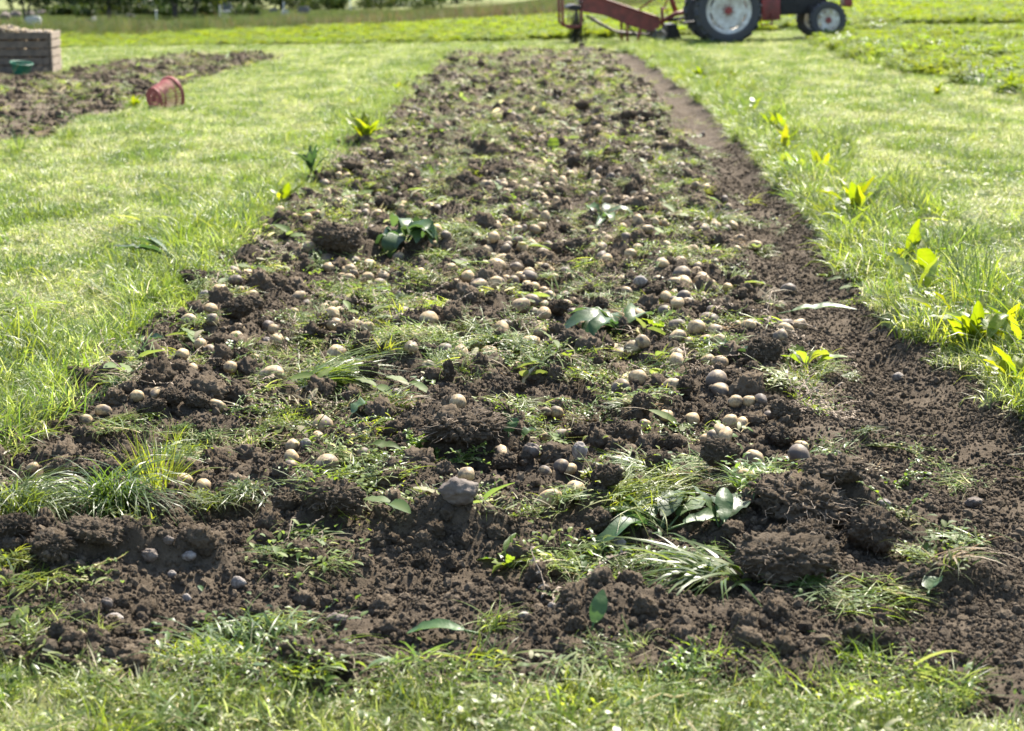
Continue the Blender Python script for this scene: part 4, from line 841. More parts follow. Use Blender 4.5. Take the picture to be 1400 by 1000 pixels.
def basket(name, parent, m, r0, r1, h, ribs, hoops, base=True, gap=.5):
    """tapered tub: r0 at the base, r1 at the mouth, with upright ribs and hoops"""
    MB().lathe([(r1 - .004, h - .03), (r1 + .008, h - .032), (r1 + .016, h - .02), (r1 + .016, h - .003), (r1 + .008, h), (r1 - .004, h - .004), (r1 - .004, h - .03)], 40).build('rim', m, parent, 'auto')
    for z in hoops:
        r = r0 + (r1 - r0) * z / h; MB().lathe([(r - .003, z - .008), (r + .005, z - .008), (r + .005, z + .008), (r - .003, z + .008), (r - .003, z - .008)], 40).build('hoop', m, parent, 'auto')
    for i in range(ribs):
        a = i * 2 * math.pi / ribs; M = Matrix.Rotation(a, 3, 'Z'); q = MB(); w = math.pi * r0 / ribs * gap
        q.add([M @ Vector(c) for c in [(r0, -w, 0), (r0, w, 0), (r1, w * 1.35, h - .01), (r1, -w * 1.35, h - .01), (r0 + .005, -w, 0), (r0 + .005, w, 0), (r1 + .005, w * 1.35, h - .01), (r1 + .005, -w * 1.35, h - .01)]],
              [(0, 1, 2, 3), (7, 6, 5, 4), (0, 4, 5, 1), (1, 5, 6, 2), (2, 6, 7, 3), (3, 7, 4, 0)]); q.build('rib', m, parent)
    q = MB().lathe([(r0 * .6, -.004), (r0 + .006, -.004), (r0 + .006, .014), (r0 * .93, .014), (r0 * .93, .004), (r0 * .6, .004), (r0 * .6, -.004)], 40)
    for i in range(10): q.box(Matrix.Rotation(i * math.pi / 5, 3, 'Z') @ Vector((r0 * .32, 0, 0)), (r0 * .62, .012, .006), Matrix.Rotation(i * math.pi / 5, 3, 'Z'))
    q.build('base', m, parent, 'auto')
def baskets():
    p = Vector(at(236, 150, G)); t = empty('red_basket', p); r0, r1, h = .105, .175, .24
    ax = Vector((.58, .75, .10)).normalized(); t.rotation_euler = ax.to_track_quat('Z', 'Y').to_euler(); t.location = p + Vector((-.12, -.34, .13))
    tag(t, 'red plastic slatted basket tipped on its side on the lawn', 'basket'); mark('the red basket', t)
    basket('red_basket', t, PLAST_R, r0, r1, h, 34, (.05, .16), gap=.7)
    MB().tube([(r1 + .01, .05, h - .02), (r1 + .05, .04, h + .02), (r1 + .05, -.04, h + .02), (r1 + .01, -.05, h - .02)], .006, 6).build('handle', IRON, t, True)
    p = Vector(at(29, 105, G)); t = empty('green_basket', p + Vector((0, 0, .035))); t.rotation_euler = (.10, .14, 0)
    tag(t, 'green plastic tub standing tilted in front of the crate', 'basket'); mark('the green tub', t)
    basket('green_basket', t, PLAST_G, .11, .16, .17, 26, (.03, .08, .13), gap=.92)
baskets()

# ------------------------------------------------------------------ potatoes
HP = [(979,519,16),(986,534,13),(1005,548,10),(1024,550,9),(1040,547,9),(968,496,11),(984,498,12),(946,572,11),(925,602,10),(1014,578,10),(998,581,10),(984,586,10),(975,595,10),(967,601,9),(992,598,12),(1030,629,16),(1043,619,7),(1093,622,16),(1095,610,10),(1157,645,13),
 (925,497,12),(925,485,11),(1052,568,8),(1019,650,11),(462,485,15),(608,483,11),(587,500,12),(625,550,12),(542,545,9),(441,577,13),(746,571,8),(761,570,9),(748,599,10),(766,597,11),(782,598,8),(685,617,14),(633,659,12),(746,643,9),(767,638,11),(779,646,10),(846,631,10),(786,669,16),(752,682,16),(855,553,8),
 (497,622,9),(447,634,14),(872,516,12),(917,530,13),(910,569,11),(882,585,10),(219,485,9),(315,507,9),(372,513,16),(187,545,10),(213,538,9),(142,562,10),(118,576,9),(297,557,11),(401,611,11),(399,626,11),(399,636,10),(435,598,9),(250,658,12),(278,665,11),(45,641,8),
 (663,252),(716,251),(783,214),(767,254),(898,257),(829,278),(718,279),(469,305),(524,337),(707,318),(731,317),(740,310),(694,338),(707,332),(714,338),(728,336),(743,346),(671,353),(680,365,11),(717,360),(656,389,12),(676,388),(724,383),(730,394),(743,397),(755,383),(750,406),(711,417,13),(730,414,12),(743,429),(737,445,10),(739,456),(765,450),(686,452,11),(726,472,13),(586,435,12),(630,481),(457,446,10),(505,449,11),(488,445),(455,429),
 (822,339),(829,356),(872,339),(862,349),(857,401),(886,414),(910,407),(872,429),(836,476,11),(865,479,11),(878,471),(850,484,11),(773,339),(886,318),(450,367),(461,360),(483,358),(505,361),(474,371),(483,376),(502,382),(524,377),(610,322),(545,351),(445,361),(575,375),
 (932,374,11),(935,387,11),(961,385,12),(922,388),(941,414),(959,404),(977,425),(927,447,11),(927,459,11),(970,442,14),(952,450,12),(966,469),(983,467),(1023,445),(1073,443,11),(1093,444,12),(965,258),(977,311),(994,312),(1002,308),(1010,326),(1033,337),(965,343),(976,359),(1078,396),(1067,419),(1067,459),(951,257),
 (321,373),(322,388),(309,378),(327,400),(300,395),(343,404),(288,423),(259,440),(290,438),(367,448),(324,462),(274,474),(287,482),(250,484),(379,466),(363,315),(365,334),(350,318),(420,302),(382,290),(444,251),(463,241)]
CPX = [(a + rnd.uniform(-14, 14), b + rnd.uniform(-6, 6)) for a, b in CPX] + [(a + rnd.uniform(-40, 40), b + rnd.uniform(-14, 14)) for a, b in CPX if 380 < b < 700 and a < 1020] + [(a + rnd.uniform(-60, 60), b + rnd.uniform(-16, 16)) for a, b in CPX if 260 < b < 640 and rnd.random() < .6 and 480 < a < 1000]
cx_, cy_, cz_ = first_hit([c[0] for c in CPX], [c[1] for c in CPX]); cl_ = label_by_marks(list(zip(cx_, cy_)), 'clump of pulled weeds')
for i in range(len(cx_)):
    kk = rnd.randrange(8); s_ = rnd.uniform(.5, .95) if cy_[i] > 4.6 else rnd.uniform(.55, 1.0)
    tag(link('weed_clump', CLUMPS[kk], None, None, (cx_[i], cy_[i], cz_[i] + .008), (rnd.uniform(-.2, .2), rnd.uniform(-.2, .2), rnd.uniform(0, 6.28)), (s_, s_, s_ * rnd.uniform(.35, .8))), CNAME[kk] + ', ' + cl_[i], 'weed', 'clumps of pulled weeds on the bed')
LM = MARKS
u = np.array([h[0] for h in HP], float); v = np.array([h[1] for h in HP], float)
_, yy = on_surface(u, v, T, 14); sc = scale_at(yy); rp = np.array([(h[2] if len(h) > 2 else 0) for h in HP], float); rp = np.where(rp > 0, rp, sc * rng.uniform(.024, .032, len(u)))
x, y, z = first_hit(u, v + .55 * rp); R_ = np.clip(rp / scale_at(y), .015, .042)
pots = [(x[i], y[i], z[i], R_[i]) for i in range(len(u))]
# the rest of the crop, lying in three rows up the bed
n = 4600; Yp = rng.uniform(5.6, YB - .3, n); row = rng.choice(3, n, p=[.26, .37, .37]); qq = np.array([.15, .47, .70])[row] + rng.normal(0, .07, n); Xp = xl(Yp) + qq * (xr(Yp) - xl(Yp))
ok = (inside(Xp, Yp) > .08) & (rng.random(n) < np.interp(Yp, [5.6, 9, 14], [.2, .8, 1])) & (perlin(Xp / .3, Yp / .45, 91) > -.08); Xp, Yp = Xp[ok], Yp[ok]; Zp = soil_h(Xp, Yp)
o_ = np.argsort(Yp); Xp, Yp, Zp = Xp[o_], Yp[o_], Zp[o_]; Rp = rng.uniform(.018, .032, len(Xp)); k = max(0, 300 - len(pots))
pots += [(Xp[i], Yp[i], Zp[i], Rp[i]) for i in range(k)]
HPX = True; BIG = next(q for q in COL.objects if q.get('label', '').startswith('big earth-stained'))
ORD = ['nearest', 'second', 'third', 'fourth', 'fifth', 'sixth', 'seventh', 'eighth', 'ninth', 'tenth', 'eleventh', 'twelfth'] + ['%dth' % i for i in range(13, 200)]
places = {}; info = []
for (a, b, c, r) in pots:
    best = min(MARKS, key=lambda mk: math.hypot(mk[1].x - a, (mk[1].y - b) * .6)); dx, dy = a - best[1].x, (b - best[1].y) * .6
    side = ('right of' if dx > 0 else 'left of') if abs(dx) >= abs(dy) else ('behind' if dy > 0 else 'in front of')
    info.append((best[0], side, math.hypot(dx, dy)))
for i, (ph, side, d) in enumerate(info): places.setdefault((ph, side), []).append((d, i))
lab = {}
for (ph, side), l in places.items():
    for j, (d, i) in enumerate(sorted(l)): lab[i] = '%s potato %s %s' % (ORD[j], side, ph)
for i, (a, b, c, r) in enumerate(pots):
    kk = rnd.randrange(7); s_ = r / (.031 * (PSH[kk][0] + PSH[kk][2]) / 2)
    o = link('potato', POTS[kk], None, None, (a, b, c + r * rnd.uniform(.28, .6)), (rnd.uniform(-.5, .5), rnd.uniform(-.5, .5), rnd.uniform(0, 6.28)), s_)
    tag(o, ('small ' if r < .021 else 'large ' if r > .031 else '') + PNAME[kk] + ', ' + lab[i], 'potato', 'dug potatoes lying on the soil')
    if HPX and i < len(HP) and HP[i][:2] == (633, 659): o.location = BIG.location + Vector((.018, .05, .028))
Xp, Yp, Zp, Rp = Xp[k:], Yp[k:], Zp[k:], Rp[k:]; n = len(Xp)
scatter('distant_potatoes', np.stack([Xp, Yp, Zp + .014], 1), rng.uniform(0, 6.28, (n, 3)), Rp / .031, rng.integers(0, 7, n), POTS, 'mass of small pale potatoes strewn over the far part of the bed')

# ------------------------------------------------------------------ uncountable stuff: crumbs, litter, grass
PXY = np.array([(q[0], q[1]) for q in pots])
def clear(x, y, d):           # keep off the potatoes that lie in view
    ok = np.ones(len(x), bool)
    for a, b in PXY: ok &= ((x - a) ** 2 + ((y - b + .02) * .7) ** 2) > d * d
    return ok
x, y = field(2.9, 15, lambda q: float(np.interp(q, [3, 5, 8, 15], [26000, 19000, 9000, 2600])), lambda q: min(2.3, .285 * q + .8), 1.06)
i1 = inside(x, y); k = (i1 > -.03) & (perlin(x / .16, y / .16, 95) + rng.normal(0, .4, len(x)) > -.3); x, y = x[k], y[k]; n = len(x)
s_ = np.exp(rng.normal(-1.2, .55, n)) * (1 + .03 * np.maximum(y - 5, 0)); s_ = np.clip(s_, .10, 1.7)
scatter('soil_crumbs', np.stack([x, y, soil_h(x, y) + .003 * s_], 1), rng.uniform(0, 6.28, (n, 3)), s_, rng.integers(0, 6, n), CRUMB, 'loose crumbs of dark soil over the dug bed')
x, y = field(3., YB - .1, lambda q: float(np.interp(q, [3, 5, 9, 30], [100, 200, 150, 70])), lambda q: min(3., .285 * q + .8), 1.1)
k = (inside(x, y) > .02) & (perlin(x / .3, y / .3, 96) > -.25 + .5 * (xr(y) - x < .5 + np.interp(y, [3, 5.5, 7.5], [.35, .3, 0]))) & (xr(y) - x > .38) & clear(x, y, .045); x, y = x[k], y[k]; n = len(x); s_ = np.clip(np.exp(rng.normal(-.05, .55, n)), .35, np.interp(y, [3, 4.3, 5, 8], [1.3, 1.6, 2.4, 2.8])) * np.where(xr(y) - x < .5 + np.interp(y, [3, 5.5, 7.5], [.35, .3, 0]), .55, 1)
scatter('small_clods', np.stack([x, y, soil_h(x, y) + .006 * s_], 1), rng.uniform(0, 6.28, (n, 3)), s_, rng.integers(0, 6, n), SMALLC, 'small lumps of dark soil strewn over the dug bed')
x = rng.uniform(X0, X1, 9000); y = rng.uniform(Y0, Y1, 9000); k = inside2(x, y) > .05; x, y = x[k], y[k]; n = len(x)
scatter('plot_clods', np.stack([x, y, soil2_h(x, y) + .01], 1), rng.uniform(0, 6.28, (n, 3)), np.clip(np.exp(rng.normal(.15, .45, n)), .5, 3), rng.integers(0, 6, n), SMALLC, 'lumps of dark soil on the second strip')
P_ = []
for o in COL.objects:
    if o.name.startswith('soil_clod') and o.location.y < 9:
        me = o.data; M = Matrix.LocRotScale(o.location, o.rotation_euler, o.scale)
        for i in rnd.sample(range(len(me.vertices)), min(900, int(60 + 9000 * o.scale.x * o.scale.x * .03))):
            vn = me.vertices[i]
            if vn.normal.z > -.1: P_.append(M @ vn.co)
n = len(P_); scatter('clod_crumbs', P_, rng.uniform(0, 6.28, (n, 3)), np.clip(np.exp(rng.normal(-1.0, .5, n)), .15, 1.2), rng.integers(0, 6, n), CRUMB, 'loose crumbs clinging to the large clods')
# cut weeds strewn on the bed
LIT = [litter(200 + i, kd, mm) for i, (kd, mm) in enumerate([('stems', WILT), ('stems', GRASS_DEEP), ('mat', WILT), ('mat', WILT), ('mat', BRIGHT), ('blades', WILT), ('blades', BRIGHT), ('leaves', WILT), ('leaves', GRASS_DEEP), ('stems', ROOT), ('blades', HAULM), ('mat', HAULM), ('broad', WILT), ('mat', BRIGHT), ('mat', GRASS_DEEP)])]
x, y = field(3.2, YB - .2, lambda q: float(np.interp(q, [3, 4.2, 6, 10, 30], [80, 120, 280, 185, 80])), lambda q: min(3., .285 * q + .8), 1.1)
pn = perlin(x / .28, y / .45, 97) + .6 * perlin(x / .11, y / .15, 98); mrg = xr(y) - x
k = (inside(x, y) > .03) & (pn > np.interp(y, [3, 4.3, 5, 8, 20], [.5, .45, .08, .05, .10]) + .55 * (1 - ss(.25, .75, mrg - np.interp(y, [3, 5.5, 7.5], [.3, .2, 0]))) * (y > 4.0)) & ((mrg > .36) | (rng.random(len(x)) < .08)) & clear(x, y, .04); x, y = x[k], y[k]; n = len(x)
scatter('cut_weeds', np.stack([x, y, soil_h(x, y) + .012], 1), zrot(n, .25), rng.uniform(.7, 1.25, n) * (1 + .02 * np.maximum(y - 6, 0)), rng.integers(0, len(LIT), n), LIT, 'scraps of cut weed and grass strewn over the dug soil')
x = rng.uniform(X0, X1, 2500); y = rng.uniform(Y0, Y1, 2500); k = (inside2(x, y) > .05) & (perlin(x / .6, y / .9, 99) > -.05); x, y = x[k], y[k]; n = len(x)
scatter('plot_weeds', np.stack([x, y, soil2_h(x, y) + .015], 1), zrot(n, .25), rng.uniform(1, 2, n), rng.integers(0, len(LIT), n), LIT, 'scraps of weed on the second dug strip')
# lawn
PAT = [patch(300 + i, 85, .10, .03, .075, .0036, .25, 1.45, .2, 1.8, GRASS, .18) for i in range(5)] + [patch(310 + i, 70, .10, .03, .08, .004, .3, 1.45, .2, 1.6, GRASS_DEEP, 0) for i in range(2)] + [patch(314 + i, 60, .10, .02, .06, .0034, -.1, .7, .2, 1.6, GRASS, .35, clover=6) for i in range(2)]
x, y = field(2.75, 44, lambda q: float(np.interp(q, [2.8, 6, 12, 40], [420, 330, 210, 95])))
i1 = inside(x, y); i2 = inside2(x, y); k = (i1 < .0) & (i2 < .02) & ((y > 4.2) | (perlin(x / .16, y / .12, 102) > -.22)); x, y = x[k], y[k]; n = len(x)
pn = perlin(x / .5, y / .8, 101) - .5 * (y < 4.2); idx = np.where(pn > .12 + rng.normal(0, .15, n), rng.integers(5, 7, n), np.where(rng.random(n) < .25, rng.integers(7, 9, n), rng.integers(0, 5, n)))
s_ = rng.uniform(.75, 1.15, n) * (1 + .02 * np.maximum(y - 8, 0)) * (1 + .35 * np.maximum(pn, -.35)); sxy = np.stack([s_, s_, s_ * np.where(y < 4, .85, 1) * rng.uniform(.7, 1.15, n)], 1)
scatter('lawn_grass', np.stack([x, y, lawn_h(x, y)], 1), zrot(n), sxy, idx, PAT, 'mown yellow-green lawn grass on both sides of the dug bed')
# longer grass hanging over the edges of the bed
VER = [patch(330 + i, 60, .07, .07, .17, .0042, .6, 1.45, .5, 2.2, mm, .04, clover=cl) for i, (mm, cl) in enumerate([(GRASS_DEEP, 0), (GRASS, 0), (BRIGHT, 0), (GRASS_DEEP, 0)])]
x, y = field(3., 34, lambda q: float(np.interp(q, [3, 8, 30], [260, 200, 90])))
i1 = inside(x, y); side = np.where(x > 0, .5, .34); pn = perlin(x / .35, y / .6, 103)
k = (i1 < .015) & (i1 > -side * (.4 + ss(-.3, .4, pn))) & (y > 4.2) & (inside2(x, y) < 0) & (rng.random(len(x)) < np.where(x > 0, .95, .8)); k0 = np.nonzero(k)[0]; x, y = x[k], y[k]; n = len(x)
scatter('verge_grass', np.stack([x, y, lawn_h(x, y)], 1), zrot(n, .25), rng.uniform(.55, 1.3, n) * np.where(x > 0, 1.12, 1) * (1 + .4 * np.clip(pn[k0], -.5, .8)), rng.integers(0, 4, n), VER, 'longer shining grass overhanging the edges of the dug bed')
x, y = field(2.75, 4.1, lambda q: 330., lambda q: .285 * q + .8, 1.05); i1 = inside(x, y); k = (i1 < .16) & (perlin(x / .18, y / .12, 104) > np.where(i1 > -.03, .25, .0)); x, y = x[k], y[k]; n = len(x)
scatter('near_grass', np.stack([x, y, G(x, y)], 1), zrot(n, .3), rng.uniform(.3, .7, n), rng.choice([0, 1, 1, 2], n), VER, 'longer yellow-green grass along the near edge of the bed')
# cut swath and leaves in the near grass
x, y = field(2.75, 4.1, lambda q: 150., lambda q: .285 * q + .8, 1.05); k = (inside(x, y) < .08) & (perlin(x / .25, y / .25, 105) > -.25); x, y = x[k], y[k]; n = len(x)
scatter('near_cuttings', np.stack([x, y, lawn_h(x, y) + rng.uniform(.01, .045, n)], 1), zrot(n, .3), rng.uniform(.7, 1.3, n), rng.integers(0, 9, n), LIT, 'cut grass and weed leaves lying on the near grass')
x, y = field(4.4, 30, lambda q: float(np.interp(q, [4, 10, 30], [45, 30, 12]))); k = (inside(x, y) < -.03) & (inside2(x, y) < 0) & (perlin(x / .5, y / .9, 106) > .05); x, y = x[k], y[k]; n = len(x)
scatter('lawn_cuttings', np.stack([x, y, lawn_h(x, y) + .03], 1), zrot(n, .3), rng.uniform(.8, 1.6, n), rng.choice([2, 3, 5, 6], n), LIT, 'pale dried cuttings lying on the mown lawn')
# leafy crop beyond the bed, rank weeds at the right
CRP = [patch(350 + i, 26, .16, .08, .2, .008, .5, 1.4, .3, 1.6, CROP, 0, clover=46) for i in range(4)]
def crop_edge(x): return np.interp(x, cex, cey)
cex, cey = flat([(-200, 70), (90, 69), (250, 66), (400, 65), (600, 63), (700, 60), (790, 58), (930, 52), (1150, 43), (1200, 39), (1400, 37), (1700, 37)])
x, y = field(30, 95, lambda q: float(np.interp(q, [30, 45, 95], [34, 22, 9])), lambda q: .285 * q + 3)
lim = np.interp(x, [-20, -6, 2, 6], [56, 57, 62, 95]); k = (y > crop_edge(x) + .3 * perlin(x / .9, x * 0, 107)) & (y < lim + 3 * rng.normal(0, 1, len(x))) & (inside2(x, y) < -.1) & (inside(x, y) < -.05); x, y = x[k], y[k]; n = len(x)
s_ = rng.uniform(.7, 1.4, n) * (1 + .012 * np.maximum(0, y - 38)) * np.interp(x, [-9, -2, 3], [.55, .7, 1]); scatter('green_crop', np.stack([x, y, lawn_h(x, y)], 1), zrot(n), s_, rng.integers(0, 4, n), CRP, 'bright green leafy crop behind the tractor')
SPECK = plain('white_speck', (.75, .75, .7), .6, var=.1)  # white for the small specks on stems among the rank weeds
def speck_patch(seed):
    q = Leafy(seed); r = q.r
    for i in range(9):
        a = U(r, 0, 6.28); d = .14 * math.sqrt(r.random()); p = (d * math.cos(a), d * math.sin(a), U(r, .12, .24)); q.stem([(p[0] * .9, p[1] * .9, 0), p], .0015, .5)
        for k in range(5): q.strip(p, k * 1.256, .02, .016, .3, .3, .5, 2, 'round', .1)
    return q.mesh('white_specks', SPECK)
RANK = CRP + [patch(360 + i, 60, .14, .12, .3, .007, .7, 1.45, .3, 1.8, [GRASS_DEEP, BRIGHT, CROP][i], 0) for i in range(3)] + [speck_patch(370)]
wx, wy = flat([(1110, 62), (1180, 92), (1290, 112), (1400, 140), (1560, 170), (1560, 45), (1400, 50), (1200, 44), (1130, 50)]); POLY_W = np.stack([wx, wy], 1)
_keep = POLY; POLY = POLY_W
x = rng.uniform(wx.min(), wx.max(), 9000); y = rng.uniform(wy.min(), wy.max(), 9000); k = (inside2(x, y) > 0) & (perlin(x / .7, y / 1.3, 109) + rng.normal(0, .2, len(x)) > -.12); x, y = x[k], y[k]; POLY = _keep
n = len(x); scatter('rank_weeds', np.stack([x, y, lawn_h(x, y)], 1), zrot(n), rng.uniform(.5, 1.25, n), np.where(rng.random(n) < .03, 7, rng.integers(0, 7, n)), RANK, 'rank shining weeds with white specks right of the tractor')
# tall grass fringe at the far left
TG = [patch(380 + i, 90, .3, .25, .75, .011, .9, 1.5, .1, .9, TALL, dr, segs=4) for i, dr in enumerate([.1, .2, .45])]
x, y = field(36, 74, lambda q: 6., lambda q: .285 * q + 3); k = (x < np.interp(y, [36, 60, 74], [-7, 2.5, 7])) & (y > np.interp(x, [-20, -9, 0, 6], [50, 51, 58, 66]) + rng.normal(0, 2.5, len(x))); x, y = x[k], y[k]; n = len(x)
br = ss(-11, -3, x) * ss(50, 58, y); idx = np.where(rng.random(n) < br, 2, np.where(rng.random(n) < .4, 1, 0)); scatter('tall_grass', np.stack([x, y, lawn_h(x, y)], 1), zrot(n), rng.uniform(.5, 1.2, n) * np.interp(y, [48, 58], [.4, .85]) * (1 + .6 * perlin(x / 2.2, y / 5., 113)), idx, TG, 'tall rank grass fringe, brownish at the middle, behind the crop')
x, y = field(70, 190, lambda q: 2.2, lambda q: .285 * q + 3); k = x < 10; x, y = x[k], y[k]; n = len(x)
scatter('churchyard_grass', np.stack([x, y, lawn_h(x, y)], 1), zrot(n), rng.uniform(.5, 1.0, n), np.where(x > -9, 1, 0), [patch(390, 120, .5, .12, .4, .02, .6, 1.5, .1, .9, TALL, 0), patch(391, 120, .5, .2, .6, .02, .6, 1.5, .1, .9, TALL, .15)], 'shaded grass between the far stones')

# ------------------------------------------------------------------ the far left: trees, shrubs, stones, posts
def crown(seed, n, rx, ry, rz, size, clumps, m=TREELEAF):
    g = np.random.default_rng(seed); c = g.normal(0, 1, (clumps, 3)); c /= np.linalg.norm(c, axis=1)[:, None]; c *= (g.random(clumps) ** .4)[:, None] * .85
    p = c[g.integers(0, clumps, n)] + g.normal(0, .15, (n, 3)); p *= (rx, ry, rz)
    a = g.normal(0, 1, (n, 3)); a /= np.linalg.norm(a, axis=1)[:, None]; b = np.cross(a, g.normal(0, 1, (n, 3))); b /= np.linalg.norm(b, axis=1)[:, None]; s_ = size * g.uniform(.6, 1.3, n)[:, None]
    v = np.stack([p - a * s_, p + b * s_ * .45, p + a * s_, p - b * s_ * .45], 1).reshape(-1, 3); f = np.arange(4 * n).reshape(n, 4)
    return mesh('crown', v.tolist(), f.tolist(), m, False, np.repeat(g.random(n), 4))
def tree(u, v, lean, H, label, trunk=.16, low=.5, cr=2.6, forks=1, seed=0):
    p = Vector(at(u, v, T)); t = empty('broadleaf_tree', p); tag(t, label, 'tree', 'trees at the far left'); r = random.Random(seed); q = MB()
    for k in range(forks):
        a = lean + (k - (forks - 1) / 2) * .30; pts = [(0, 0, -.1)]; x = 0
        for i in range(1, 7): x += math.sin(a) * H * .1 + r.uniform(-.05, .05); pts.append((x, r.uniform(-.05, .05) * i, H * .11 * i))
        q.tube(pts, [trunk * (1.15 - .13 * i) for i in range(7)], 9)
        for j in range(5):
            b = Vector(pts[2 + j % 5]); d = Vector((r.uniform(-1, 1), r.uniform(-1, 1), r.uniform(.1, .8))).normalized(); q.tube([b, b + d * H * .12, b + d * H * .24 + Vector((0, 0, -.1))], [trunk * .4, trunk * .28, trunk * .1], 6)
    q.build('trunk', BARK, t, True)
    link('crown', crown(seed + 5, 5200, cr, cr, (H - low) * .52, .2 if cr < 6 else .3, 60), None, t, (math.sin(lean) * H * .5, 0, low + (H - low) * .5))
tree(37, 36, .02, 6.5, 'tree with two thin stems behind the crate', .09, 1.2, 2.6, 2, 31)
tree(150, 34, .05, 8.5, 'dark tree trunk right of the crate', .17, .8, 4.6, 1, 32)
tree(241, 28, -.1, 7, 'forked tree, left one of the pair in the middle of the far left', .15, .9, 4.2, 2, 33)
tree(266, 26, .12, 7.5, 'leaning tree, right one of the far left pair', .19, .9, 4.4, 1, 34)
tree(100, 16, .0, 8, 'dark tree behind the stone bank at the far left', .18, .2, 4.5, 1, 35)
tree(200, 12, .0, 8, 'dense dark tree between the stone bank and the forked tree', .18, .1, 4.5, 1, 36)
tree(330, 10, .0, 7.5, 'leafy tree behind the dark upright stone', .16, .5, 3.5, 1, 37)
for i, (u, v, l) in enumerate([(65, 13, 'broad dark tree whose crown hangs over the boulders'), (128, 14, 'broad dark tree right of the boulders'), (290, 14, 'broad dark tree above the railed post'), (385, 13, 'broad dark tree above the white-topped stone'), (455, 12, 'broad dark tree behind the tall pale post'), (540, 9, 'broad dark tree between the last two posts'), (625, 5, 'broad dark tree at the right end of the far hedge')]):
    tree(u, v, 0, 11, l, .2, .1, 7.0, 1, 60 + i)
def shrub(u, v, w, h, label, seed, m=TREELEAF):
    p = Vector(at(u, v, T)); t = empty('shrub', p); tag(t, label, 'shrub', 'dark shrubs along the far edge'); q = MB(); r = random.Random(seed)
    for i in range(5): a = i * 1.26; q.tube([(0, 0, -.05), (math.cos(a) * w * .15, math.sin(a) * w * .15, h * .35), (math.cos(a) * w * .3, math.sin(a) * w * .3, h * .7)], [.05, .035, .015], 6)
    q.build('stem', BARK, t, True); link('foliage', crown(seed, 1800, w * .55, w * .5, h * .55, .14, 26, m), None, t, (0, 0, h * .5))
for i, (u, v, w, h, l) in enumerate([(430, 14, 2.6, 1.9, 'dark round shrub left of the tall pale post'), (462, 15, 2.4, 2.2, 'leafy shrub touching the tall pale post'), (505, 12, 3, 2.2, 'dark shrub right of the tall pale post'), (545, 9, 2.6, 1.8, 'shrub left of the short pale post at the top edge'), (600, 5, 3, 1.8, 'dark shrub right of the short pale post'), (650, 2, 3, 1.5, 'low shrub at the end of the far hedge'),
        (120, 26, 2.2, 1.2, 'dark low shrub with yellow flecks left of the pale headstone'), (185, 22, 2.6, 1.4, 'dark shrub behind the long low stone'), (85, 24, 2, 1.0, 'dark low shrub in front of the stone bank'), (380, 8, 3, 2, 'bright leafed shrub behind the white-topped stone'), (285, 12, 2.5, 1.2, 'dark shrub left of the railed post'), (228, 20, 2.2, 1.6, 'leafy shrub at the foot of the forked tree')]): shrub(u, v, w, h, l, 500 + i)
for i, (u, l) in enumerate([(95, 'dark hedge bush above the boulders'), (140, 'dark hedge bush behind the trunk right of the crate'), (178, 'dark hedge bush above the long low stone'), (215, 'dark hedge bush left of the forked tree'), (255, 'dark hedge bush between the forked and leaning trees'), (297, 'dark hedge bush above the railed post'), (345, 'dark hedge bush above the small dark stone'), (400, 'dark hedge bush above the white-topped stone'), (450, 'dark hedge bush just left of the tall post top'), (520, 'dark hedge bush between the two taller posts'), (580, 'dark hedge bush right of the top-edge post')]):
    shrub(u, 15, 5.2, 2.6, l, 540 + i)
for i, (u, l) in enumerate([(82, 'low dark bush just right of the two thin stems'), (108, 'low dark bush above the small white stone'), (140, 'low dark bush left of the dark trunk'), (166, 'low dark bush right of the dark trunk'), (196, 'low dark bush left of the pale thin post'), (226, 'low dark bush right of the pale thin post'), (253, 'low dark bush between the twin trunks'), (283, 'low dark bush right of the leaning trunk'), (335, 'low dark bush right of the dark upright stone')]):
    shrub(u, 24, 2.6, 1.1, l, 580 + i)
def slab(u, v, w, h, d, m, label, name='headstone', top=.3, cat='stone'):
    p = Vector(at(u, v, T)); k = 1 / scale_at(p.y); w, h = w * k, h * k; q = MB(); pol = [(-w / 2, -.1), (w / 2, -.1), (w / 2, h * (1 - top * .5)), (w * .32, h * .95), (0, h), (-w * .34, h * .96), (-w / 2, h * (1 - top * .5))]
    q.prism(pol, -d / 2, d / 2); b = MB(); b.box((0, 0, .02), (w * 1.25, d * 1.8, .14), bev=.02)
    t = empty(name, p, rnd.uniform(-.2, .2)); q.build('slab', m, t); b.build('plinth', m, t); tag(t, label, cat, 'stones at the far left')
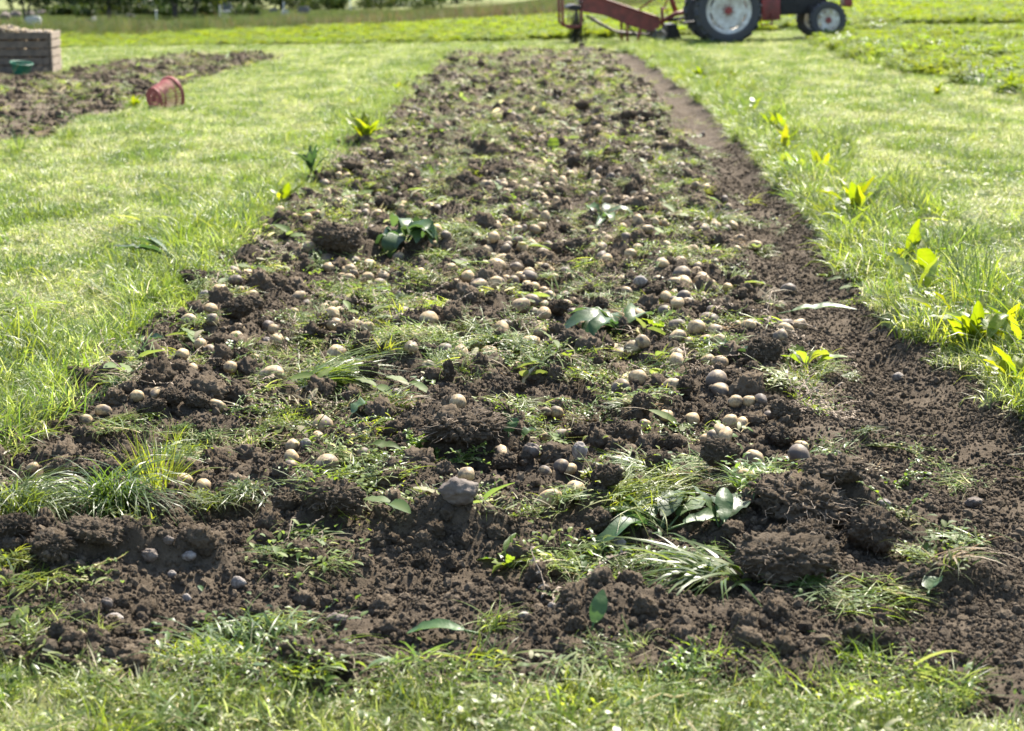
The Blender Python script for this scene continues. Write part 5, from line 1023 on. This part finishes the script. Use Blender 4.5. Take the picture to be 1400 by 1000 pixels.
for a in [(46, 39, 21, 17, .3, PALE, 'pale grey upright stone behind the crate'), (64, 39, 16, 6, .6, PALE, 'low grey stone right of the pale upright one'), (119, 35, 9, 9, .2, GRANITE, 'small dark upright stone left of the pale one by the tree'), (129, 40, 6, 17, .2, PALE, 'narrow pale stone beside the dark tree trunk'), (174, 26, 20, 6, .5, GRANITE, 'long low dark stone with a grey boulder'),
          (102, 42, 10, 6, .5, PALE, 'white low stone at the edge of the tall grass'), (311, 21, 13, 17, .25, GRANITE, 'dark upright stone beside the railed post'), (345, 19, 8, 9, .2, GRANITE, 'small dark stone under the leafy tree'), (374, 19, 11, 8, .2, GRANITE, 'dark stone left of the white-topped one'), (390, 22, 10, 8, .4, PALE, 'white-topped stone beside a thin post'), (415, 21, 16, 12, .3, GRANITE, 'dark block stone left of the round shrub'), (308, 28, 16, 4, .4, PALE, 'flat pale stone at the foot of the railed post')]: slab(*a)
def post(u, v, h, label, rail=0):
    p = Vector(at(u, v, T)); k = 1 / scale_at(p.y); t = empty('fence_post', p); tag(t, label, 'post', 'pale fence posts'); MB().tube([(0, 0, -.1), (0, 0, h * k)], .055, 10).build('pole', GALV, t, 'auto'); MB().lathe([(.001, .02), (.06, .0), (.07, -.03), (.05, -.05)], 12).build('cap', GALV, t, loc=(0, 0, h * k))
    if rail: MB().tube([(0, 0, h * k * .62), (rail * k, 0, h * k * .62)], .03, 8).build('rail', GALV, t)
post(301, 28, 20, 'pale metal post with a short rail beside the dark stone', 15); post(214, 31, 16, 'pale thin post left of the forked tree'); post(388, 19, 16, 'thin pale post behind the white-topped stone'); post(479, 17, 30, 'tall pale post between dark shrubs'); post(560, 8, 22, 'pale post at the top edge right of the tall one')
for i, (u, v, w, h) in enumerate([(8, 30, 20, 17), (22, 26, 22, 14), (40, 24, 18, 10), (58, 22, 20, 10), (75, 20, 18, 9)]):
    p = Vector(at(u, v, T)); k = 1 / scale_at(p.y); me = STONESD[i % 4]; d = me_dim(me)
    tag(link('bank_boulder', me, None, None, p + Vector((0, 0, h * k * .35)), (0, 0, rnd.uniform(0, 6)), (w * k / d[0], w * k / d[0], h * k / d[2])), ['dark boulder at the left picture edge above the crate', 'second dark boulder of the bank above the crate', 'middle dark boulder of the far bank', 'fourth dark boulder of the far bank', 'rightmost dark boulder of the far bank'][i], 'boulder', 'boulders of the far bank')
